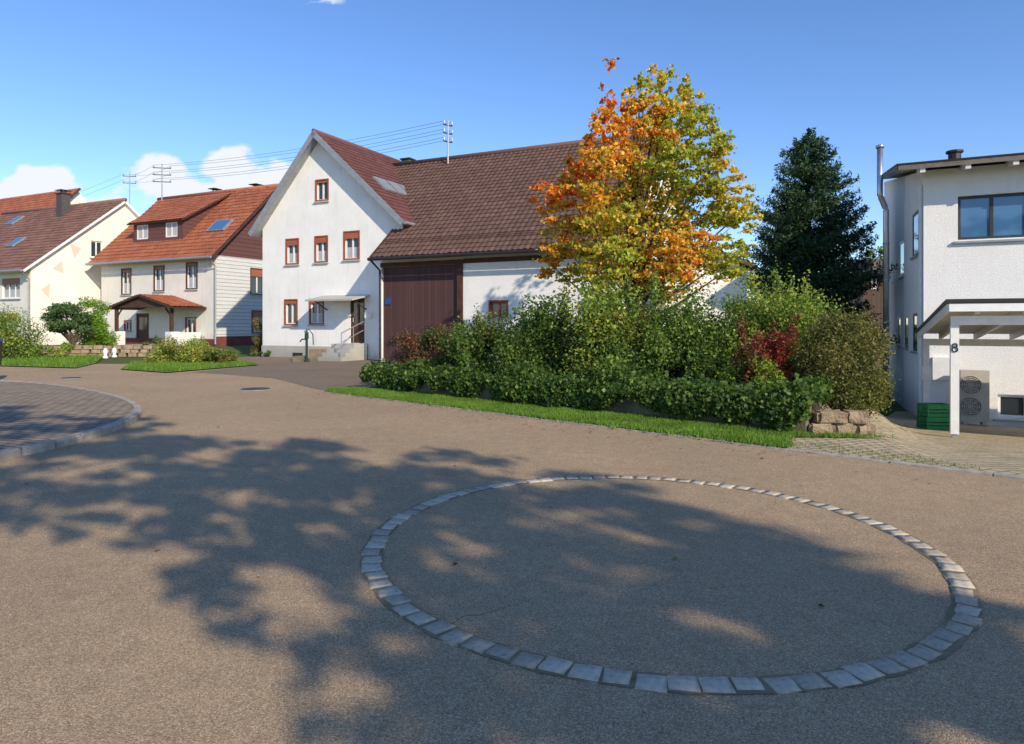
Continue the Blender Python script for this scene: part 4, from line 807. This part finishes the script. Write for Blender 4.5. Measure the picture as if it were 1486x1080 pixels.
# ------------------------------------------------------------ maple
TY=18.0; tb=at(915,470,TY); tb.z=.4
MP=thing('maple_tree','maple with orange, yellow and green autumn leaves in front of the barn','tree',tb)
OR=[(.74,.29,.045),(.70,.23,.04),(.76,.38,.06)]; RE=[(.62,.14,.04),(.70,.20,.045)]; YE=[(.76,.53,.07),(.66,.48,.07),(.74,.44,.06)]; YG=[(.42,.43,.055),(.52,.49,.065),(.35,.39,.05)]; GR_=[(.24,.33,.045),(.30,.37,.05),(.38,.42,.06)]
ML=[(884,158,13,30,RE+OR),(893,195,24,26,OR),(935,140,17,32,YE+YG),(940,180,26,30,YE+OR),(968,150,14,28,YG),(992,160,20,30,YG+YE),(985,195,28,28,YG),(1020,205,26,24,YG+GR_),
(868,235,24,22,OR+YE),(905,235,28,26,OR+YE),(948,225,28,26,YE+OR+YG),(990,235,28,24,YG+GR_),(1035,240,22,22,YG+YE),(1030,275,30,24,YG+GR_),
(845,262,22,20,OR+RE),(806,290,24,18,OR+RE),(822,272,18,14,OR),(850,298,28,22,OR+YE),(892,280,30,26,OR+YE+YG),(935,275,30,26,YE+YG),(980,280,30,26,YE+YG),(1055,275,20,16,YG+YE),(1062,300,22,18,YE+YG),
(815,320,26,16,OR+YE),(850,335,28,20,YE+YG),(895,325,30,24,YE+YG),(940,320,30,24,YG+YE),(985,325,30,22,YG+GR_),(1030,318,28,20,YG+GR_),(1066,325,18,14,YG),
(820,358,24,16,YE+OR),(858,370,26,18,YE+YG),(800,385,18,12,YE+OR),(900,365,28,20,YG+GR_),(945,362,28,20,YE+YG),(990,358,30,18,OR+YE),(1012,345,22,14,OR+YE),(1050,365,22,14,YG),
(835,398,22,14,YG),(880,405,24,16,YG+GR_),(930,400,26,16,YG+GR_),(975,395,30,18,OR+YE),(1000,378,24,14,OR+YE),(1055,392,26,12,YG),(1075,360,12,8,YG),(955,425,24,10,YG+OR),(890,430,24,12,YG+GR_),(1085,300,7,8,YG),(855,212,9,12,OR),(960,118,6,12,YE),(1000,135,7,14,YG),(915,160,14,22,OR+YE),(965,205,24,24,YE+YG),(1045,215,12,16,YG),(830,240,8,10,OR),(930,118,5,10,YG)]
pts=[];cols=[];drs=[];trunkmb=MB(); limb=MB()
for i,(px,py,rx,rz3,P) in enumerate(ML):
    edge=min(1,abs(px-925)/150); dy=random.uniform(-1,1)*1.9*math.sqrt(max(.05,1-edge**2))*(1 if py>180 else .5)
    if i%2: dy=abs(dy)*-1
    Y=TY+dy; c=at(px,py,Y); rx_=rx*Y/FP*1.22; rz_3=rz3*Y/FP*1.25; n=int(1300*(rx*rz3/600)**.85)+120
    sub=[]
    for _ in range(22):
        a_=random.uniform(.18,.46); sub.append((c.x+random.gauss(0,.55)*rx_,c.y+random.gauss(0,.6)*rx_,c.z+random.gauss(0,.55)*rz_3,rx_*a_*1.1,rx_*a_,rz_3*a_*.6))
    p_,k,dr=sample(sub,n,.75,.3); pts.append(p_); drs.append(dr); cols.append(pal(k,n,P+(YE if random.random()<.5 else YG)[:1],22,.22,.6))
    a=Vector((tb.x,TY,.4+max(.8,(c.z-.4)*.42))); m=a.lerp(c,.5)+Vector((0,0,-.12)); r0=.015+.02*random.random(); limb.tube([a,m,c],[r0*1.6,r0,r0*.3],5)
pts.append(sample([(tb.x+.1,TY,4.4,1.9,1.6,1.9),(tb.x+.3,TY,3.0,2.1,1.6,1.1)],7000,.5)[0]); k=np.zeros(7000,int); cols.append(pal(k,7000,YG+GR_+YE+OR,1,.25,1)); drs.append(rng.normal(size=(7000,3)))
pts=np.concatenate(pts);cols=np.concatenate(cols);drs=np.concatenate(drs)
leafmesh('crown',pts,.088,cols,m_leaf,MP,drs+np.array([0,0,.6]),.3,.85)
trunkmb.tube([(tb.x-.05,TY,.2),(tb.x,TY,1.0),(tb.x+.05,TY,2.4),(tb.x+.02,TY,4.5),(tb.x+.1,TY,6.8)],[.17,.13,.11,.07,.02],10); obj('trunk',trunkmb,m_bark,MP,True); obj('limb',limb,m_bark,MP)
# ------------------------------------------------------------ conifer
def conifer(px,ytop,Y,zb,rb,label,n_w=44):
    top=at(px,ytop,Y); H=top.z-zb; t=thing('conifer',label,'tree',(top.x,Y,zb)); mb=MB(); mb.tube([(top.x,Y,zb-.1),(top.x,Y,top.z)],[.2,.01],8); obj('trunk',mb,m_bark,t)
    P_=[]
    for w in range(n_w):
        f=w/(n_w-1); z=zb+.5+(H-.55)*f; R_=rb*((1-f)**.58)*random.uniform(.85,1.1)*(.8 if f<.3 else 1)+.05; nb=int(11+16*(1-f))
        for b in range(nb):
            a=random.uniform(0,2*math.pi); L_=R_*random.uniform(.55,1.15); m=int(22+85*L_); s=rng.uniform(.08,1,m)**.65
            sp_=.28*L_*(1-s*.5)+.06; lat=rng.normal(0,1,m)*sp_*.45; zz=z+L_*(-.16*s+.36*s**2.2)+rng.normal(0,.06,m)-np.abs(lat)*.25+random.uniform(-.14,.14)
            zz=np.minimum(zz,top.z+.05)
            x=top.x+math.cos(a)*L_*s-math.sin(a)*lat; y=Y+math.sin(a)*L_*s+math.cos(a)*lat; P_.append(np.stack([x,y,zz],1))
    P_=np.concatenate(P_); n=len(P_); c=np.array([(.026,.06,.022),(.036,.078,.026),(.055,.10,.032),(.02,.045,.02)])[rng.integers(0,4,n)]*rng.uniform(.7,1.5,(n,1))
    leafmesh('crown',P_,.13,c,m_needle,t,np.array([0,0,1.]),.3,.34)
conifer(1174,190,25,-.3,2.95,'tall dark green conifer between the maple and the white house')
plant('tree','distant green tree above the brown boarded house','tree',(at(1272,335,40).x,40,0),bushlobes(1258,1292,345,40,.8,3.5,14),3500,.14,MG,None,True,.5,'crown',sr=.06)
# ------------------------------------------------------------ garden plants at left
def gb(name,label,x0,x1,yt,Y,dy,nl,nf,sz,P,zb=.02,cat='bush'): return plant(name,label,cat,((at(x0,yt,Y).x+at(x1,yt,Y).x)/2,Y,zb),bushlobes(x0,x1,yt,Y,dy,zb,nl),nf,sz,P,sr=.015)
gb('garden_bush','broad light green bush cut by the left edge of the picture',-60,46,428,30,1.0,26,15000,.085,LG+MG)
gb('garden_bush','bright green rounded shrub beside the dark clipped pine',116,163,422,34.5,.8,18,10000,.085,[(.13,.22,.025),(.11,.19,.02),(.16,.24,.03)])
gb('garden_bush','small green shrub on the lawn edge below the clipped pine',78,115,494,31,.5,9,3000,.08,LG)
gb('garden_bush','loose yellow green bush on the lawn before the orange roofed house',228,312,474,27.5,.9,26,12000,.075,LG+[(.22,.20,.05)])
gb('garden_bush','low reddish green bush right of the loose yellow green bush',290,342,498,27.0,.6,14,5000,.07,[(.16,.12,.03),(.12,.14,.03),(.09,.13,.03)])
gb('climbing_plant','brownish climbing plant at the left corner of the white farmhouse',366,392,452,34.2,.3,14,2600,.08,[(.16,.11,.05),(.12,.12,.04)],cat='plant')
gb('garden_bush','low plants at the foot of the farmhouse wall',360,400,506,33,.3,8,1400,.07,MG)
gb('garden_bush','dark shrub inside the garden left of the porch',128,165,470,36.5,.5,8,2500,.09,DG+MG)
gb('garden_bush','small flowering bush in front of the porch steps',205,238,488,36,.4,9,2200,.08,MG+[(.3,.18,.15)])
gb('garden_bush','low green bush at the wall under the first house gable',48,82,498,34.5,.4,9,2200,.08,MG)
cp=at(104,500,33); t=thing('clipped_pine','dark clipped pine with flat rounded pads in the left garden','tree',(cp.x,33,.1)); lob=[]
for (px,py,rx,rz3) in ((98,449,22,9),(82,460,15,8),(114,462,16,8),(95,472,22,8),(118,478,13,6),(84,478,12,5)):
    c=at(px,py,33); lob.append((c.x,33+random.uniform(-.4,.4),c.z,rx*33/FP,rx*33/FP*.9,rz3*33/FP))
p_,k,dr=sample(lob,9000,.35); leafmesh('crown',p_,.10,pal(k,len(p_),[(.05,.10,.035),(.07,.13,.045),(.09,.15,.05)],6),m_needle,t,dr+np.array([0,0,.5]),.4,.5)
mb=MB()
for l in lob: mb.tube([(cp.x,33,.05),(cp.x+.1,33,.6),l[:3]],[.09,.07,.04],6)
obj('trunk',mb,m_bark,t)
mb=MB(); FWl=Fr((at(55,500,32.5).x,32.5),(1,.12)); t=0; 
while t<6.6:
    for r_ in range(3):
        l=random.uniform(.3,.44); FWl.box(mb,t+.01+r_*.12,t+l+r_*.12,random.uniform(-.04,.03),.35,r_*.19,r_*.19+random.uniform(.15,.185))
    t+=.45
tag(obj('garden_wall',mb,m_sand),'low rough stone wall along the garden before the leftmost houses','wall')
for i,(px,py,lab) in enumerate(((153,516,'small white stone ornament left of the porch path'),(166,512,'white flower pot beside the garden path'))):
    p=at(px,py,31.5+i); k_=.7; mb=MB(); mb.tube([(p.x,p.y,.0),(p.x,p.y,.12*k_),(p.x,p.y,.2*k_),(p.x,p.y,.45*k_),(p.x,p.y,.6*k_),(p.x,p.y,.68*k_)],[.13,.11,.06,.11,.08,.02],10); tag(obj('garden_ornament',mb,m_wf,None,True),lab,'garden ornament')
p=at(-3,552,19.2); t=thing('litter_bin','dark blue bin on a post cut by the left edge','litter bin',(p.x,19.2,0)); mb=MB(); mb.tube([(p.x,19.2,0),(p.x,19.2,1.25)],.03,8); obj('post',mb,m_dk,t)
mb=MB(); mb.tube([(p.x,19.1,.45),(p.x,19.1,1.1)],[.14,.17],16); obj('container',mb,m_dk,t); mb=MB(); mb.tube([(p.x,19.1,1.101),(p.x,19.1,1.17),(p.x,19.1,1.2)],[.18,.17,.08],16); obj('lid',mb,m_blue,t)
n=300; xx=[];
while len(xx)<n:
    s=random.uniform(0,11); o=random.gauss(0,.5); q=K0+KD*s+Vector((KD.y,-KD.x))*abs(o) if random.random()<.8 else Vector((random.uniform(-5,5),random.uniform(3,12)))
    xx.append((q.x,q.y,.012))
fo=leafmesh('fallen_leaves',np.array(xx),.035,np.array(YE+OR+[(.2,.12,.05)])[rng.integers(0,7,n)]*.5,m_leaf,None,np.array([0,0,1.]),.85,.8,(0,0,0)); tag(fo,'scattered small yellow and brown leaves on the road','leaves',None,'stuff')
# ------------------------------------------------------------ trees behind the viewer (they shade the foreground)
def tgt(px,py,h): x,y=gp(px,py); k=h/math.tan(SE); return Vector((x+SH.x*k,y+SH.y*k,h))
T0=[(-60,615,7.8,.9),(20,610,7.6,.8),(120,616,7.4,.8),(210,616,7.2,.7),(0,640,7.6,.9),(70,650,7.4,.9),(170,650,7.2,.9),(280,640,7.2,.8),(370,662,6.8,.8),(450,676,6.8,.8),(540,688,6.8,.8),(620,692,7,.7),(0,680,7.2,.8),(80,690,7,.8),(150,695,6.8,.7),(230,695,6.4,.8),(330,710,6.4,.8),(430,715,6.4,.8),(520,728,6.2,.7),(610,735,6.4,.7),(660,715,6.8,.6),(40,725,6.4,.5),(200,735,6,.5),(290,750,6,.55),(370,765,5.8,.6),(450,785,5.6,.6),(540,770,5.9,.6),(600,785,6,.5),(400,830,5.4,.45),(480,850,5.3,.4),(240,785,5.6,.3),(320,810,5.4,.35),(530,830,5.5,.35),(130,760,6,.25),(300,860,5.2,.2),(560,890,5.4,.3)]
T1=[(700,735,7,.6),(720,715,7.2,.6),(800,730,7,.7),(890,742,7,.7),(980,755,7.2,.6),(850,790,6.8,.6),(760,785,6.8,.5),(690,800,6.2,.4),(950,810,6.6,.6),(1060,810,6.6,.7),(1150,840,6.4,.6),(880,850,6.2,.5),(780,850,6,.4),(1010,860,6.2,.6),(1240,860,6.4,.5),(1300,890,6.2,.5),(1130,910,5.8,.5),(980,920,5.6,.5),(1250,930,5.6,.5),(850,920,5.6,.4),(1080,960,5.4,.4),(700,870,5.8,.4),(640,800,6.2,.4),(740,920,5.6,.35),(640,870,5.6,.3)]
T2=[(560,960,5.6,.35),(640,975,5.6,.4),(740,1000,5.6,.45),(850,1030,5.6,.5),(960,1050,5.4,.6),(1100,1055,5.2,.6),(1230,1050,5.0,.6),(1350,1030,5,.6),(1440,1010,5,.6),(1460,940,5.6,.5),(720,1070,5.2,.4),(1000,1130,5,.7),(1300,1150,5,.7),(520,1040,5.4,.2),(1480,890,6,.35),(620,1030,5.4,.25),(1420,900,6,.3)]
HUB0=[tgt(*h) for h in ((940,1075,4.9),(900,930,5.7),(800,790,6.7),(600,705,6.7),(400,690,6.7),(180,645,7.2))]
HUB1=[tgt(*h) for h in ((1230,1120,4.4),(1120,1090,4.9),(850,1050,5.3))]
for lb,LL,HB_ in (('large leafy tree behind the viewer shading the road and stone ring',T0+T1,HUB0),('smaller leafy tree behind the viewer nearest the driveway side',T2,HUB1)):
    bp=Vector((HB_[0].x,HB_[0].y,0)); lob=[]
    for px,py,h,r in LL:
        c=tgt(px,py,h)
        for _ in range(7):
            lob.append((c.x+random.gauss(0,.6)*r,c.y+random.gauss(0,.6)*r,c.z+random.uniform(-.4,.4)*r,r*random.uniform(.25,.55),r*random.uniform(.22,.42),r*.2))
    root=thing('shade_tree',lb,'tree',bp); p_,k,dr=sample(lob,int(sum(230*(l[3]*l[3])/.2 for l in lob)),.7,.3); leafmesh('crown',p_,.13,pal(k,len(p_),MG,len(lob)),m_leaf,root)
    mb=MB(); mb.tube([bp,bp+Vector((.03,.05,2)),HB_[0]],[.24,.17,.12],10); obj('trunk',mb,m_bark,root,True)
    mb=MB(); mb.tube(HB_,[.12]+[.07*(1-i/len(HB_))+.015 for i in range(1,len(HB_))],7); 
    for l in lob[::6]:
        c=Vector(l[:3]); h=min(HB_,key=lambda q:(q-c).length)
        if (h-c).length<3.0: mb.tube([h,h.lerp(c,.5)+Vector((0,0,.1)),c],[.025,.015,.005],5)
    obj('limb',mb,m_bark,root)
